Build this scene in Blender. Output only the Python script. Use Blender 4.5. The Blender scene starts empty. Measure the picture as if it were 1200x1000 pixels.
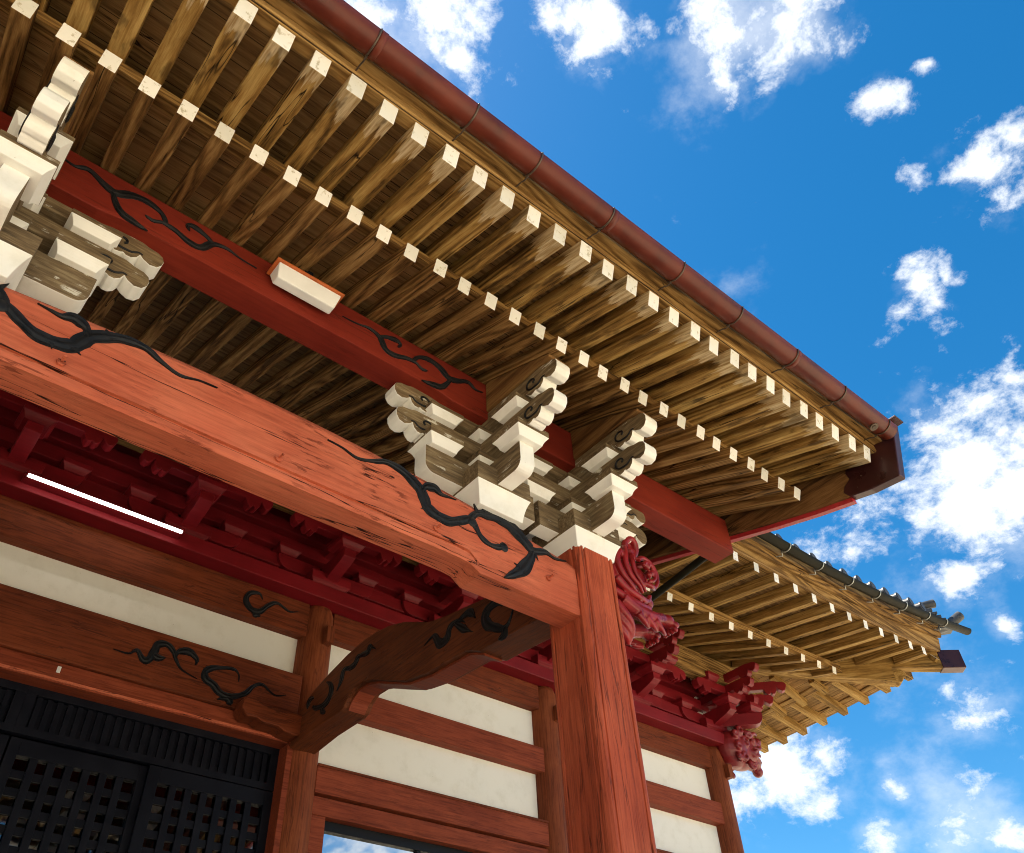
import bpy, math, random
from mathutils import Vector, Matrix
rnd = random.Random(7)
R = math.radians
SC = bpy.context.scene
COL = SC.collection

# ------------------------------------------------------------------ camera
cd = bpy.data.cameras.new('camera'); cam = bpy.data.objects.new('camera', cd); COL.objects.link(cam)
cd.sensor_fit = 'HORIZONTAL'; cd.sensor_width = 36.0; cd.lens = 36.0 * 982.756 / 1200.0
cd.clip_start = 0.05; cd.clip_end = 3000
RX = Vector((0.76653203, -0.64067616, -0.044302433))     # image right
RD = Vector((0.418202157, 0.550326782, -0.722666859))    # image down
RF = Vector((0.487376244, 0.535419921, 0.689775257))     # forward
m = Matrix((( RX.x, -RD.x, -RF.x, 0), (RX.y, -RD.y, -RF.y, 0), (RX.z, -RD.z, -RF.z, 0), (0, 0, 0, 1)))
cam.matrix_world = m
SC.camera = cam

# ------------------------------------------------------------------ light, sky
SUN_EL, SUN_AZ = R(64), R(-28)        # azimuth from +Y (behind the hall) towards +X
EXPO = 1.7
sd = bpy.data.lights.new('sun', 'SUN'); sun = bpy.data.objects.new('sun', sd); COL.objects.link(sun)
sd.energy = 5.0; sd.angle = R(0.5); sd.color = (1.0, 0.93, 0.80)
to_sun = Vector((math.sin(SUN_AZ) * math.cos(SUN_EL), math.cos(SUN_AZ) * math.cos(SUN_EL), math.sin(SUN_EL)))
sun.rotation_euler = to_sun.to_track_quat('Z', 'Y').to_euler()
SC.view_settings.view_transform = 'Standard'; SC.view_settings.look = 'None'
SC.view_settings.exposure = EXPO; SC.view_settings.gamma = 1.0; SC.view_settings.use_curve_mapping = False
SC.cycles.use_denoising = True; SC.cycles.filter_width = 1.0
SC.cycles.max_bounces = 8; SC.cycles.diffuse_bounces = 6

W = bpy.data.worlds.new('World'); SC.world = W; W.use_nodes = True


class NT:
    """small helper round a node tree"""
    def __init__(s, tree):
        s.t = tree; s.n = tree.nodes; s.l = tree.links
    def node(s, typ, ins=None, **kw):
        nd = s.n.new(typ)
        for k, v in kw.items(): setattr(nd, k, v)
        for k, v in (ins or {}).items():
            if hasattr(v, 'default_value') and hasattr(v, 'node'): s.l.new(v, nd.inputs[k])
            else: nd.inputs[k].default_value = v
        return nd
    def math(s, op, a, b=0.0, c=0.0, clamp=False):
        nd = s.node('ShaderNodeMath', {0: a, 1: b, 2: c}, operation=op); nd.use_clamp = clamp
        return nd.outputs[0]
    def noise(s, vec, scale, detail=4.0, rough=0.55, dist=0.0):
        return s.node('ShaderNodeTexNoise', {'Vector': vec, 'Scale': scale, 'Detail': detail, 'Roughness': rough, 'Distortion': dist}).outputs[0]
    def ramp(s, fac, stops, interp='LINEAR'):
        nd = s.node('ShaderNodeValToRGB', {0: fac}); cr = nd.color_ramp; cr.interpolation = interp
        while len(cr.elements) > 1: cr.elements.remove(cr.elements[-1])
        for i, (p, c) in enumerate(stops):
            e = cr.elements[0] if i == 0 else cr.elements.new(p)
            e.position = p; e.color = (*c, 1) if len(c) == 3 else c
        return nd.outputs[0]
    def smooth(s, v, a, b, lo=0.0, hi=1.0):
        return s.node('ShaderNodeMapRange', {'Value': v, 'From Min': a, 'From Max': b, 'To Min': lo, 'To Max': hi}, interpolation_type='SMOOTHSTEP').outputs[0]
    def mix(s, f, a, b, mode='MIX'):
        nd = s.node('ShaderNodeMix', data_type='RGBA', blend_type=mode)
        for i, v in ((0, f), (6, a), (7, b)):
            if hasattr(v, 'default_value') and hasattr(v, 'node'): s.l.new(v, nd.inputs[i])
            else: nd.inputs[i].default_value = v if i == 0 else ((*v, 1) if len(v) == 3 else v)
        return nd.outputs[2]


# sky with cumulus: cloud banks are fixed directions of the sky, broken up by noise
CLOUDS = [((.184,.297,.937),.075),((.136,.324,.936),.05),((.228,.311,.923),.035),((.323,.18,.929),.052),((.277,.21,.938),.036),
 ((.429,.101,.897),.06),((.459,.05,.887),.058),((.454,.126,.882),.022),((.571,.037,.82),.028),((.57,-.013,.821),.014),((.668,.01,.744),.044),
 ((.665,-.028,.746),.026),((.644,.055,.763),.023),((.71,.118,.694),.038),((.716,.152,.682),.024),((.712,.083,.697),.018),((.822,.165,.545),.088,1.12),((.838,.16,.522),.08,1.12),((.828,.195,.526),.075,1.1),
 ((.796,.161,.583),.03,.8),((.805,.12,.581),.03,.8),((.824,.211,.526),.055),((.783,.315,.537),.06,.62),((.813,.242,.53),.036,.85),((.852,.232,.469),.045,.72),
 ((.846,.259,.466),.03),((.885,.303,.354),.045,.75),((.878,.246,.411),.02),((.8,.495,.339),.056),((.788,.526,.32),.042),((.827,.474,.303),.026),
 ((.863,.408,.298),.018),((.889,.371,.268),.046),((.908,.338,.247),.036),((.859,.44,.262),.025),((.821,.453,.348),.028),((.789,.324,.522),.04,.62),
 ((.49,-.83,.27),.16,.9),((.6,-.55,.58),.18),((.1,-.75,.62),.2),((-.5,-.5,.7),.2),((.45,-.8,.4),.15),((.8,-.3,.5),.14)]


def build_sky():
    T = NT(W.node_tree)
    for nd in list(T.n): T.n.remove(nd)
    d = T.node('ShaderNodeTexCoord').outputs['Generated']
    d = T.node('ShaderNodeVectorMath', {0: d}, operation='NORMALIZE').outputs[0]
    sky = T.node('ShaderNodeTexSky')
    sky.sky_type = 'NISHITA'; sky.sun_disc = False
    sky.sun_elevation = SUN_EL; sky.sun_rotation = SUN_AZ
    sky.air_density = 1.0; sky.dust_density = 0.3; sky.ozone_density = 3.0; sky.altitude = 200
    col = T.node('ShaderNodeHueSaturation', {'Hue': 0.492, 'Saturation': 1.38, 'Value': 0.82, 'Color': sky.outputs[0]}).outputs[0]
    warp = T.node('ShaderNodeTexNoise', {'Vector': d, 'Scale': 9.0, 'Detail': 3.0}).outputs[1]
    wv = T.node('ShaderNodeVectorMath', {0: warp, 1: (.5, .5, .5)}, operation='SUBTRACT').outputs[0]
    wv = T.node('ShaderNodeVectorMath', {0: wv, 'Scale': 0.07}, operation='SCALE').outputs[0]
    dw = T.node('ShaderNodeVectorMath', {0: d, 1: wv}, operation='ADD').outputs[0]
    acc = None
    for c, r, *wt in CLOUDS:
        dist = T.node('ShaderNodeVectorMath', {0: dw, 1: c}, operation='DISTANCE').outputs['Value']
        v = T.node('ShaderNodeMapRange', {'Value': dist, 'From Min': 0.0, 'From Max': r * 1.75, 'To Min': wt[0] if wt else 1.0, 'To Max': 0.0}).outputs[0]
        acc = v if acc is None else T.math('MAXIMUM', acc, v)
    st = T.node('ShaderNodeVectorMath', {0: d, 1: (1.0, 1.0, 1.5)}, operation='MULTIPLY').outputs[0]
    n1 = T.noise(st, 17.0, 10.0, 0.66, 0.12)
    n2 = T.noise(st, 5.0, 5.0, 0.55)
    dens = T.math('ADD', T.math('MULTIPLY', acc, 1.0), T.math('MULTIPLY_ADD', n1, 2.3, -1.46))
    dens = T.math('ADD', dens, T.math('MULTIPLY_ADD', n2, 0.35, -0.2))
    cov = T.smooth(dens, 0.06, 0.66)
    thin = T.math('MULTIPLY', T.smooth(T.math('ADD', T.noise(st, 6.5, 8.0, 0.62), T.math('MULTIPLY', acc, .25)), 0.58, 0.95), 0.55)
    cov = T.math('MAXIMUM', cov, thin)
    shade = T.math('MULTIPLY', T.smooth(dens, 0.35, 1.15), T.smooth(T.noise(st, 11.0, 6.0, .6), .40, .66))
    cloud = T.mix(shade, (4.9, 5.1, 5.3), (3.6, 3.9, 4.4))
    out = T.mix(cov, col, cloud)
    bg = T.node('ShaderNodeBackground', {'Color': out, 'Strength': 0.075})
    T.l.new(bg.outputs[0], T.node('ShaderNodeOutputWorld').inputs[0])


build_sky()

# ------------------------------------------------------------------ materials
AX = {'X': 0, 'Y': 1, 'Z': 2}


def new_mat(name):
    mt = bpy.data.materials.new(name); mt.use_nodes = True
    T = NT(mt.node_tree)
    for nd in list(T.n): T.n.remove(nd)
    bs = T.node('ShaderNodeBsdfPrincipled')
    T.l.new(bs.outputs[0], T.node('ShaderNodeOutputMaterial').inputs[0])
    return mt, T, bs


def put(T, bs, k, v):
    if hasattr(v, 'node'): T.l.new(v, bs.inputs[k])
    else: bs.inputs[k].default_value = (*v, 1) if isinstance(v, tuple) and len(v) == 3 else v


def coords(T, axis, long=0.12, cross=1.0):
    tc = T.node('ShaderNodeTexCoord').outputs['Object']
    rv = T.node('ShaderNodeObjectInfo').outputs['Random']
    off = T.node('ShaderNodeCombineXYZ', {0: T.math('MULTIPLY', rv, 31.0), 1: T.math('MULTIPLY', rv, 17.0), 2: T.math('MULTIPLY', rv, 53.0)}).outputs[0]
    raw = T.node('ShaderNodeVectorMath', {0: tc, 1: off}, operation='ADD').outputs[0]
    sc = [cross] * 3; sc[AX[axis]] = long
    st = T.node('ShaderNodeVectorMath', {0: raw, 1: tuple(sc)}, operation='MULTIPLY').outputs[0]
    return tc, raw, st, rv


def bump(T, bs, h, strength, dist=0.01):
    b = T.node('ShaderNodeBump', {'Height': h, 'Strength': strength, 'Distance': dist})
    T.l.new(b.outputs[0], bs.inputs['Normal'])


def wood(name, axis, dark, mid, light, ring=16.0, fine=34.0, rough=0.75, patch=0.5, strength=0.45, peel=None, seams=None, vary=0.35, ringw=.36):
    mt, T, bs = new_mat(name)
    tc, raw, st, rv = coords(T, axis, 0.07)
    n0 = T.noise(T.node('ShaderNodeVectorMath', {0: raw, 1: tuple(0.5 if i == AX[axis] else 1.6 for i in range(3))}, operation='MULTIPLY').outputs[0], 2.2, 3.0)
    base = T.math('MULTIPLY', T.noise(st, ring * .36, 2.0, .5, .5), ring * 1.35)
    rings = T.math('ABSOLUTE', T.math('SUBTRACT', T.math('FRACT', base), 0.5))       # cathedral figure: contour lines of a stretched noise
    rings = T.smooth(T.math('MULTIPLY', rings, 2.0), 0.05, 0.9)
    fn = T.noise(st, fine * 1.6, 5.0, 0.65)
    f = T.math('ADD', T.math('MULTIPLY', rings, ringw), T.math('MULTIPLY_ADD', fn, .85, -.42 + .48 - ringw * .5))
    f = T.math('ADD', f, T.math('MULTIPLY_ADD', n0, patch * 1.25, -patch * .62))
    f = T.math('ADD', f, T.math('MULTIPLY_ADD', T.noise(st, fine * 4.5, 3.0, .6), .42, -.21))
    f = T.math('ADD', f, T.math('MULTIPLY_ADD', rv, vary * .5, -vary * .25))
    col = T.ramp(f, [(0.12, dark), (0.48, mid), (0.9, light)])
    crack = T.smooth(T.math('ABSOLUTE', T.math('SUBTRACT', T.noise(st, 9.0, 3.0, .5), 0.5)), 0.0, 0.012)
    cm = T.smooth(T.noise(raw, 1.3, 2.0), 0.5, 0.62)
    ck = T.math('SUBTRACT', 1.0, T.math('MULTIPLY', T.math('SUBTRACT', 1.0, crack), cm))
    col = T.mix(ck, tuple(c * .25 for c in dark), col)
    if peel:                                   # bare, bleached fibres near the outer end (local X = 0)
        sx = T.node('ShaderNodeSeparateXYZ', {0: tc}).outputs[0]
        edge = T.math('ADD', sx, T.math('MULTIPLY_ADD', T.noise(st, 26.0, 4.0, .6), peel * 2.6, -peel * 1.3))
        edge = T.math('ADD', edge, T.math('MULTIPLY_ADD', rv, peel * .7, -peel * .35))
        pm = T.math('SUBTRACT', 1.0, T.smooth(edge, peel * .55, peel * .72))
        col = T.mix(T.math('MULTIPLY', pm, .85), col, T.ramp(fn, [(.36, (.34, .21, .08)), (.6, (.66, .52, .32))]))
        dk = T.math('MULTIPLY', T.smooth(T.noise(T.node('ShaderNodeVectorMath', {0: raw, 1: (2.2, 7., 7.)}, operation='MULTIPLY').outputs[0], 1.6, 3.0), .55, .66), .6)
        col = T.mix(dk, col, tuple(c * .7 for c in dark))
    if seams:                                  # board joints across
        sx = T.node('ShaderNodeSeparateXYZ', {0: tc}).outputs[AX[seams[0]]]
        fr = T.math('FRACT', T.math('DIVIDE', sx, seams[1]))
        idx = T.math('FLOOR', T.math('DIVIDE', sx, seams[1]))
        wn = T.node('ShaderNodeTexWhiteNoise', {'W': idx}, noise_dimensions='1D').outputs[0]
        col = T.mix(1.0, col, T.ramp(wn, [(0, (.7, .7, .7)), (1, (1.1, 1.05, 1))]), 'MULTIPLY')
        ln = T.math('MULTIPLY', T.smooth(T.math('ABSOLUTE', T.math('SUBTRACT', fr, 0.5)), 0.478, 0.494), .85)
        col = T.mix(ln, col, (.008, .005, .003))
    put(T, bs, 'Base Color', col); bs.inputs['Roughness'].default_value = rough
    bs.inputs['Specular IOR Level'].default_value = 0.12
    bump(T, bs, T.math('ADD', T.math('MULTIPLY', fn, .6), T.math('MULTIPLY', rings, .5)), strength, 0.006)
    return mt


def paint(name, axis, a, b, worn, rough=0.55, crack=1.0, fleck=1.0, strength=0.35, spec=.12, grain=1.0, fine=.3):
    mt, T, bs = new_mat(name)
    tc, raw, st, rv = coords(T, axis, 0.05)
    n0 = T.noise(raw, 1.7, 5.0, .6)
    fn = T.noise(st, 60.0, 5.0, .65)
    rg = T.noise(st, 14.0, 4.0, .6, .8)
    col = T.mix(T.smooth(n0, .3, .7), a, b)
    col = T.mix(T.math('MULTIPLY', T.smooth(rg, .48, .72), .42 * grain), col, worn)
    big = T.noise(T.node('ShaderNodeVectorMath', {0: raw, 1: tuple(1.2 if i == AX[axis] else 5.0 for i in range(3))}, operation='MULTIPLY').outputs[0], 1.0, 5.0, .65)
    col = T.mix(1.0, col, T.ramp(big, [(.33, (.82, .78, .76)), (.5, (1, 1, 1)), (.68, (1.08, 1.10, 1.12))]), 'MULTIPLY')
    col = T.mix(1.0, col, T.ramp(fn, [(.36, (1 - .34 * grain, 1 - .40 * grain, 1 - .42 * grain)), (.52, (1, 1, 1)), (.66, (1.1, 1.1, 1.1))]), 'MULTIPLY')
    h = fn
    if fleck:
        fv = T.node('ShaderNodeVectorMath', {0: raw, 1: tuple(5.0 if i == AX[axis] else 34.0 for i in range(3))}, operation='MULTIPLY').outputs[0]
        fl = T.math('MULTIPLY', T.smooth(T.noise(fv, 1.0, 4.0, .65), .56, .63), T.smooth(T.noise(raw, 2.1, 3.0), .47, .60))
        col = T.mix(T.math('MULTIPLY', fl, .8 * fleck), col, tuple(c * .3 for c in worn))
        h = T.math('SUBTRACT', h, T.math('MULTIPLY', fl, .8))
    if crack:
        cn = T.noise(st, 7.0, 4.0, .55)
        ck = T.math('SUBTRACT', 1.0, T.smooth(T.math('ABSOLUTE', T.math('SUBTRACT', cn, 0.5)), 0.003, 0.009))
        ck = T.math('MULTIPLY', ck, T.smooth(T.noise(raw, 1.4, 2.0), .38, .46))
        c2 = T.math('SUBTRACT', 1.0, T.smooth(T.math('ABSOLUTE', T.math('SUBTRACT', T.noise(st, 25.0, 4.0, .6), 0.5)), 0.0, 0.010))
        c2 = T.math('MULTIPLY', c2, T.smooth(T.noise(raw, 3.0, 2.0), .46, .54))
        ck = T.math('MAXIMUM', ck, T.math('MULTIPLY', c2, fine))
        col = T.mix(T.math('MULTIPLY', ck, crack), col, (.035, .009, .005))
        h = T.math('SUBTRACT', h, T.math('MULTIPLY', ck, 2.0))
    put(T, bs, 'Base Color', col)
    put(T, bs, 'Roughness', T.smooth(fn, .2, .8, rough - .08, rough + .12))
    bs.inputs['Specular IOR Level'].default_value = spec
    bump(T, bs, h, strength, 0.006)
    return mt


def white(name, dirt=.35, col=(.87, .85, .795), aged=0.0):
    mt, T, bs = new_mat(name)
    tc, raw, st, rv = coords(T, 'X', 1.0)
    n = T.noise(raw, 5.0, 6.0, .65); n2 = T.noise(raw, 38.0, 4.0, .6)
    c = T.mix(T.math('MULTIPLY', T.smooth(n, .45, .75), dirt), col, (.56, .52, .40))
    sp = T.math('MULTIPLY', T.smooth(n2, .68, .74), T.smooth(n, .48, .6))
    c = T.mix(T.math('MULTIPLY', sp, .6), c, (.25, .20, .12))
    if aged:
        c = T.mix(1.0, c, T.ramp(rv, [(0, (.74, .73, .69)), (.5, (.92, .91, .89)), (1, (1, 1, 1))]), 'MULTIPLY')
        g_ = T.math('MULTIPLY', T.smooth(T.noise(raw, 24.0, 5.0, .7), .56, .66), aged)
        c = T.mix(g_, c, (.40, .34, .22))
    put(T, bs, 'Base Color', c); bs.inputs['Roughness'].default_value = .7
    bump(T, bs, n2, .12, .004)
    return mt


def remnant(name, axis):
    """bare grey-brown timber with scraps of white paint left on it"""
    mt, T, bs = new_mat(name)
    tc, raw, st, rv = coords(T, axis, .10)
    fn = T.noise(st, 46.0, 5.0, .65); n0 = T.noise(raw, 4.0, 4.0)
    wd = T.ramp(T.math('ADD', T.math('MULTIPLY', fn, .7), T.math('MULTIPLY', n0, .3)), [(.3, (.040, .026, .012)), (.5, (.16, .105, .050)), (.72, (.36, .28, .16))])
    mk = T.math('ADD', T.math('MULTIPLY', T.noise(st, 30.0, 5.0, .7), .7), T.math('MULTIPLY', T.noise(raw, 7.0, 4.0, .6), .65))
    c = T.mix(T.math('MULTIPLY', T.smooth(mk, .78, .85), .85), wd, (.66, .63, .54))
    put(T, bs, 'Base Color', c); bs.inputs['Roughness'].default_value = .8
    bump(T, bs, T.math('ADD', fn, T.smooth(mk, .72, .8)), .4, .004)
    return mt


def plain(name, col, rough=.6, metal=0.0, var=.15, scale=6.0, bumpy=.1, spec=.5, alt=None):
    mt, T, bs = new_mat(name)
    tc, raw, st, rv = coords(T, 'X', 1.0)
    n = T.noise(raw, scale, 6.0, .6)
    lo = tuple(c * (1 - var) for c in col); hi = alt or tuple(min(1, c * (1 + var)) for c in col)
    put(T, bs, 'Base Color', T.ramp(n, [(.3, lo), (.7, hi)]))
    put(T, bs, 'Roughness', T.smooth(n, .3, .7, max(.02, rough - .08), min(1, rough + .08)))
    bs.inputs['Metallic'].default_value = metal; bs.inputs['Specular IOR Level'].default_value = spec
    if bumpy: bump(T, bs, T.noise(raw, scale * 5, 4.0), bumpy, .005)
    return mt


M = {}
M['raft'] = wood('rafter_wood', 'X', (.040, .018, .006), (.215, .108, .033), (.47, .28, .105), ring=11, ringw=.34, patch=.35)
M['fraft'] = wood('flying_rafter_wood', 'X', (.050, .024, .007), (.29, .155, .040), (.58, .38, .13), ring=8, peel=.20, ringw=.34, patch=.45)
M['hraft'] = wood('hall_rafter_wood', 'X', (.060, .032, .009), (.27, .148, .039), (.50, .32, .11), ring=8, patch=.3, ringw=.25)
M['boards'] = wood('ceiling_boards', 'X', (.075, .038, .014), (.31, .178, .068), (.50, .32, .13), ring=8, seams=('Y', .19), patch=.3, ringw=.22)
M['boardsY'] = wood('side_ceiling_boards', 'Y', (.075, .038, .014), (.31, .178, .068), (.50, .32, .13), ring=8, seams=('X', .19), patch=.3, ringw=.22)
M['eaveX'] = wood('eave_board_wood', 'X', (.045, .022, .007), (.22, .115, .034), (.44, .27, .095), ring=10, patch=.35)
M['eaveY'] = wood('eave_board_wood_side', 'Y', (.045, .022, .007), (.22, .115, .034), (.44, .27, .095), ring=10, patch=.35)
M['plateY'] = wood('filler_wood', 'Y', (.034, .015, .006), (.145, .066, .022), (.28, .155, .055), ring=6, patch=.3)
M['redX'] = paint('vermilion_beam', 'X', (.50, .110, .055), (.58, .155, .080), (.36, .055, .024), crack=1.0, fleck=.8, grain=.5, strength=.5)
M['redZ'] = paint('vermilion_post', 'Z', (.42, .078, .034), (.50, .110, .050), (.22, .032, .014), crack=.55, fleck=.2, grain=.8, strength=.5)
M['purl'] = paint('purlin_red', 'X', (.175, .020, .012), (.215, .027, .014), (.13, .015, .008), grain=.35, crack=.35, fleck=.2, strength=.2)
M['crim'] = paint('crimson_paint', 'X', (.17, .006, .010), (.22, .008, .013), (.12, .005, .008), crack=0, fleck=0, strength=.12, spec=.3, grain=.3, rough=.45)
M['stainX'] = paint('stained_beam', 'X', (.150, .034, .013), (.205, .047, .017), (.05, .016, .007), crack=.5, fleck=.4)
M['stainY'] = paint('stained_tie', 'Y', (.140, .040, .015), (.195, .054, .020), (.05, .019, .008), crack=.4, fleck=.3)
M['stainZ'] = paint('stained_pillar', 'Z', (.19, .048, .019), (.26, .070, .026), (.06, .018, .009), crack=.4, fleck=.2)
M['railX'] = paint('rail_red', 'X', (.23, .047, .021), (.27, .058, .025), (.16, .030, .014), crack=.25, fleck=.2)
M['white'] = white('white_gofun')
M['endw'] = white('rafter_end_white', .15, (.87, .855, .81), .8)
M['scrap'] = remnant('weathered_white_x', 'X')
M['scrapY'] = remnant('weathered_white_y', 'Y')
M['plaster'] = white('plaster', .25, (.86, .835, .76))
M['ink'] = plain('black_scroll_paint', (.010, .010, .011), .5, spec=.25, var=.4, scale=14, bumpy=.2)
M['copper'] = plain('copper_gutter', (.105, .018, .008), .42, .0, var=.38, scale=4, bumpy=.10, spec=.3)
M['clad'] = plain('brown_metal_cladding', (.050, .013, .012), .32, .3, var=.3, scale=4, bumpy=.03)
M['redstrip'] = plain('red_flashing', (.42, .025, .03), .45, var=.12)
M['steel'] = plain('hook_steel', (.10, .07, .05), .45, .6)
M['hook'] = plain('pale_hook', (.42, .42, .38), .4, .5)
M['dgut'] = plain('dark_gutter', (.016, .014, .008), .5, .0, var=.3, spec=.06)
M['tile'] = plain('kawara_tile', (.055, .057, .062), .42, .0, spec=.25, var=.35, scale=7, bumpy=.1)
M['roofmetal'] = plain('copper_sheet_roof', (.10, .045, .03), .5, .3)
M['black'] = plain('black_frame', (.006, .0065, .009), .5, spec=.2)
M['navy'] = plain('navy_lacquer', (.0055, .006, .011), .45, var=.25, bumpy=.03, spec=.14)
M['carv'] = plain('carved_red', (.25, .012, .014), .34, var=.35, scale=9, bumpy=.15, spec=.4)
M['carvd'] = plain('carved_dark_red', (.20, .010, .012), .45, var=.25, scale=9, bumpy=.1)
M['lampw'] = plain('lamp_white', (.80, .79, .76), .45, var=.05)
M['lampo'] = plain('lamp_rim', (.50, .12, .03), .5)
M['stone'] = plain('granite', (.36, .35, .33), .8, var=.2, scale=30, bumpy=.3)
M['leaf'] = plain('evergreen_leaves', (.045, .075, .025), .7, var=.5, scale=.6, bumpy=0, spec=.2)
M['gravel'] = plain('pale_gravel', (.56, .48, .35), .9, var=.22, scale=40, bumpy=.6)


def make_special():
    mt, T, bs = new_mat('tube_glow')
    bs.inputs['Base Color'].default_value = (.9, .9, .9, 1)
    bs.inputs['Emission Color'].default_value = (1, .98, .93, 1); bs.inputs['Emission Strength'].default_value = 2.2
    M['glow'] = mt
    mt, T, bs = new_mat('window_glass')
    bs.inputs['Base Color'].default_value = (.62, .64, .65, 1); bs.inputs['Roughness'].default_value = .02
    bs.inputs['Metallic'].default_value = 1.0
    M['glass'] = mt
    mt, T, bs = new_mat('dark_glass')
    bs.inputs['Base Color'].default_value = (.14, .14, .14, 1); bs.inputs['Roughness'].default_value = .03
    bs.inputs['Metallic'].default_value = 1.0
    M['dglass'] = mt


make_special()

# ------------------------------------------------------------------ mesh helpers


class MB:
    def __init__(s): s.v = []; s.f = []; s.m = []; s.sm = []
    def add(s, vs, fs, mi=0, smooth=False):
        b = len(s.v); s.v += [Vector(p) for p in vs]
        for i, f in enumerate(fs):
            s.f.append([b + k for k in f]); s.m.append(mi[i] if isinstance(mi, list) else mi); s.sm.append(smooth)
        return s
    def box(s, x0, x1, y0, y1, z0, z1, mi=0):
        vs = [(x, y, z) for z in (z0, z1) for y in (y0, y1) for x in (x0, x1)]
        return s.add(vs, [(0, 2, 3, 1), (4, 5, 7, 6), (0, 1, 5, 4), (2, 6, 7, 3), (0, 4, 6, 2), (1, 3, 7, 5)], mi)
    def obox(s, a, b, w, h, mi=0, end_mi=None, up=Vector((0, 0, 1))):
        """bar from a to b; a, b are the centre of its underside; w across, h up"""
        a = Vector(a); b = Vector(b); d = (b - a).normalized(); sd_ = d.cross(up).normalized(); u = sd_.cross(d)
        vs = [p + sd_ * (w / 2 * i) + u * (h * j) for p in (a, b) for j in (0, 1) for i in (-1, 1)]
        e = mi if end_mi is None else end_mi
        return s.add(vs, [(0, 1, 3, 2), (4, 6, 7, 5), (0, 4, 5, 1), (2, 3, 7, 6), (0, 2, 6, 4), (1, 5, 7, 3)], [e, mi, mi, mi, mi, mi])
    def prism(s, poly, fr, a, b, mi_side=0, mi_rim=None):
        """poly: 2D outline; fr(u, v, w) -> 3D; extruded from w=a to w=b"""
        n = len(poly)
        vs = [fr(u, v, a) for u, v in poly] + [fr(u, v, b) for u, v in poly]
        fs = [tuple(range(n - 1, -1, -1)), tuple(range(n, 2 * n))]; ms = [mi_side, mi_side]
        for i in range(n):
            j = (i + 1) % n; fs.append((i, j, n + j, n + i))
            ms.append(mi_side if mi_rim is None else (mi_rim[i] if isinstance(mi_rim, list) else mi_rim))
        return s.add(vs, fs, ms)
    def tube(s, pts, rad, n=8, mi=0, caps=True, flat=None):
        pts = [Vector(p) for p in pts]; k = len(pts)
        rad = [rad] * k if not isinstance(rad, (list, tuple)) else rad
        prev = None; rings = []
        for i, p in enumerate(pts):
            d = (pts[min(i + 1, k - 1)] - pts[max(i - 1, 0)]).normalized()
            if prev is None:
                a = Vector((0, 0, 1)) if abs(d.z) < .9 else Vector((1, 0, 0))
                u = d.cross(a).normalized()
            else: u = (prev - d * prev.dot(d)).normalized()
            prev = u; w = d.cross(u)
            rings.append([p + (u * math.cos(2 * math.pi * q / n) + w * math.sin(2 * math.pi * q / n)) * rad[i] for q in range(n)])
        vs = [q for r in rings for q in r]; fs = []
        for i in range(k - 1):
            for q in range(n): fs.append((i * n + q, i * n + (q + 1) % n, (i + 1) * n + (q + 1) % n, (i + 1) * n + q))
        s.add(vs, fs, mi, True)
        if caps: s.add(rings[0], [tuple(range(n - 1, -1, -1))], mi); s.add(rings[-1], [tuple(range(n))], mi)
        return s
    def ball(s, c, r, mi=0, sc=(1, 1, 1), n=10, rot=None):
        c = Vector(c); vs = []; fs = []
        for i in range(n + 1):
            t = math.pi * i / n
            for j in range(n * 2):
                p = math.pi * j / n
                q = Vector((math.sin(t) * math.cos(p) * sc[0], math.sin(t) * math.sin(p) * sc[1], math.cos(t) * sc[2])) * r
                if rot: q = rot @ q
                vs.append(c + q)
        w = n * 2
        for i in range(n):
            for j in range(w): fs.append((i * w + j, (i + 1) * w + j, (i + 1) * w + (j + 1) % w, i * w + (j + 1) % w))
        return s.add(vs, fs, mi, True)
    def masu(s, c, z0, half, flare, h, bot=.76, fr=None, side=1):
        """bearing block: hollowed white flare below, plain sides above"""
        fr = fr or (lambda x, y, z: Vector((c[0] + x, c[1] + y, z)))
        lv = []
        for i in range(6):
            t = i / 5; lv.append((half * (bot + (1 - bot) * (.55 * t + .45 * (1 - math.cos(t * math.pi / 2)))), z0 + flare * (.55 * t + .45 * math.sin(t * math.pi / 2))))
        lv.append((half, z0 + h))
        vs = [fr(x * r, y * r, z) for r, z in lv for x, y in ((-1, -1), (1, -1), (1, 1), (-1, 1))]
        fs = [(3, 2, 1, 0)]; ms = [0]
        for i in range(len(lv) - 1):
            for q in range(4):
                fs.append((i * 4 + q, i * 4 + (q + 1) % 4, i * 4 + 4 + (q + 1) % 4, i * 4 + 4 + q)); ms.append(0 if i < len(lv) - 2 else side)
        k = (len(lv) - 1) * 4; fs.append((k, k + 1, k + 2, k + 3)); ms.append(side)
        return s.add(vs, fs, ms)
    def build(s, name, mats, parent=None, bevel=0.0, origin=None, seg=2, smooth_angle=None):
        if not isinstance(mats, (list, tuple)): mats = [mats]
        if origin is None:
            lo = [min(p[i] for p in s.v) for i in range(3)]; hi = [max(p[i] for p in s.v) for i in range(3)]
            origin = Vector([(a + b) / 2 for a, b in zip(lo, hi)])
        origin = Vector(origin)
        me = bpy.data.meshes.new(name)
        me.from_pydata([tuple(p - origin) for p in s.v], [], s.f)
        for mm in mats: me.materials.append(mm)
        me.polygons.foreach_set('material_index', s.m); me.polygons.foreach_set('use_smooth', s.sm)
        import bmesh
        bm = bmesh.new(); bm.from_mesh(me); bmesh.ops.recalc_face_normals(bm, faces=bm.faces); bm.to_mesh(me); bm.free()
        o = bpy.data.objects.new(name, me); COL.objects.link(o); o.location = origin
        if bevel:
            b = o.modifiers.new('bevel', 'BEVEL'); b.width = bevel; b.segments = seg; b.limit_method = 'ANGLE'; b.angle_limit = R(35)
        if parent is not None: adopt(o, parent)
        return o


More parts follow.
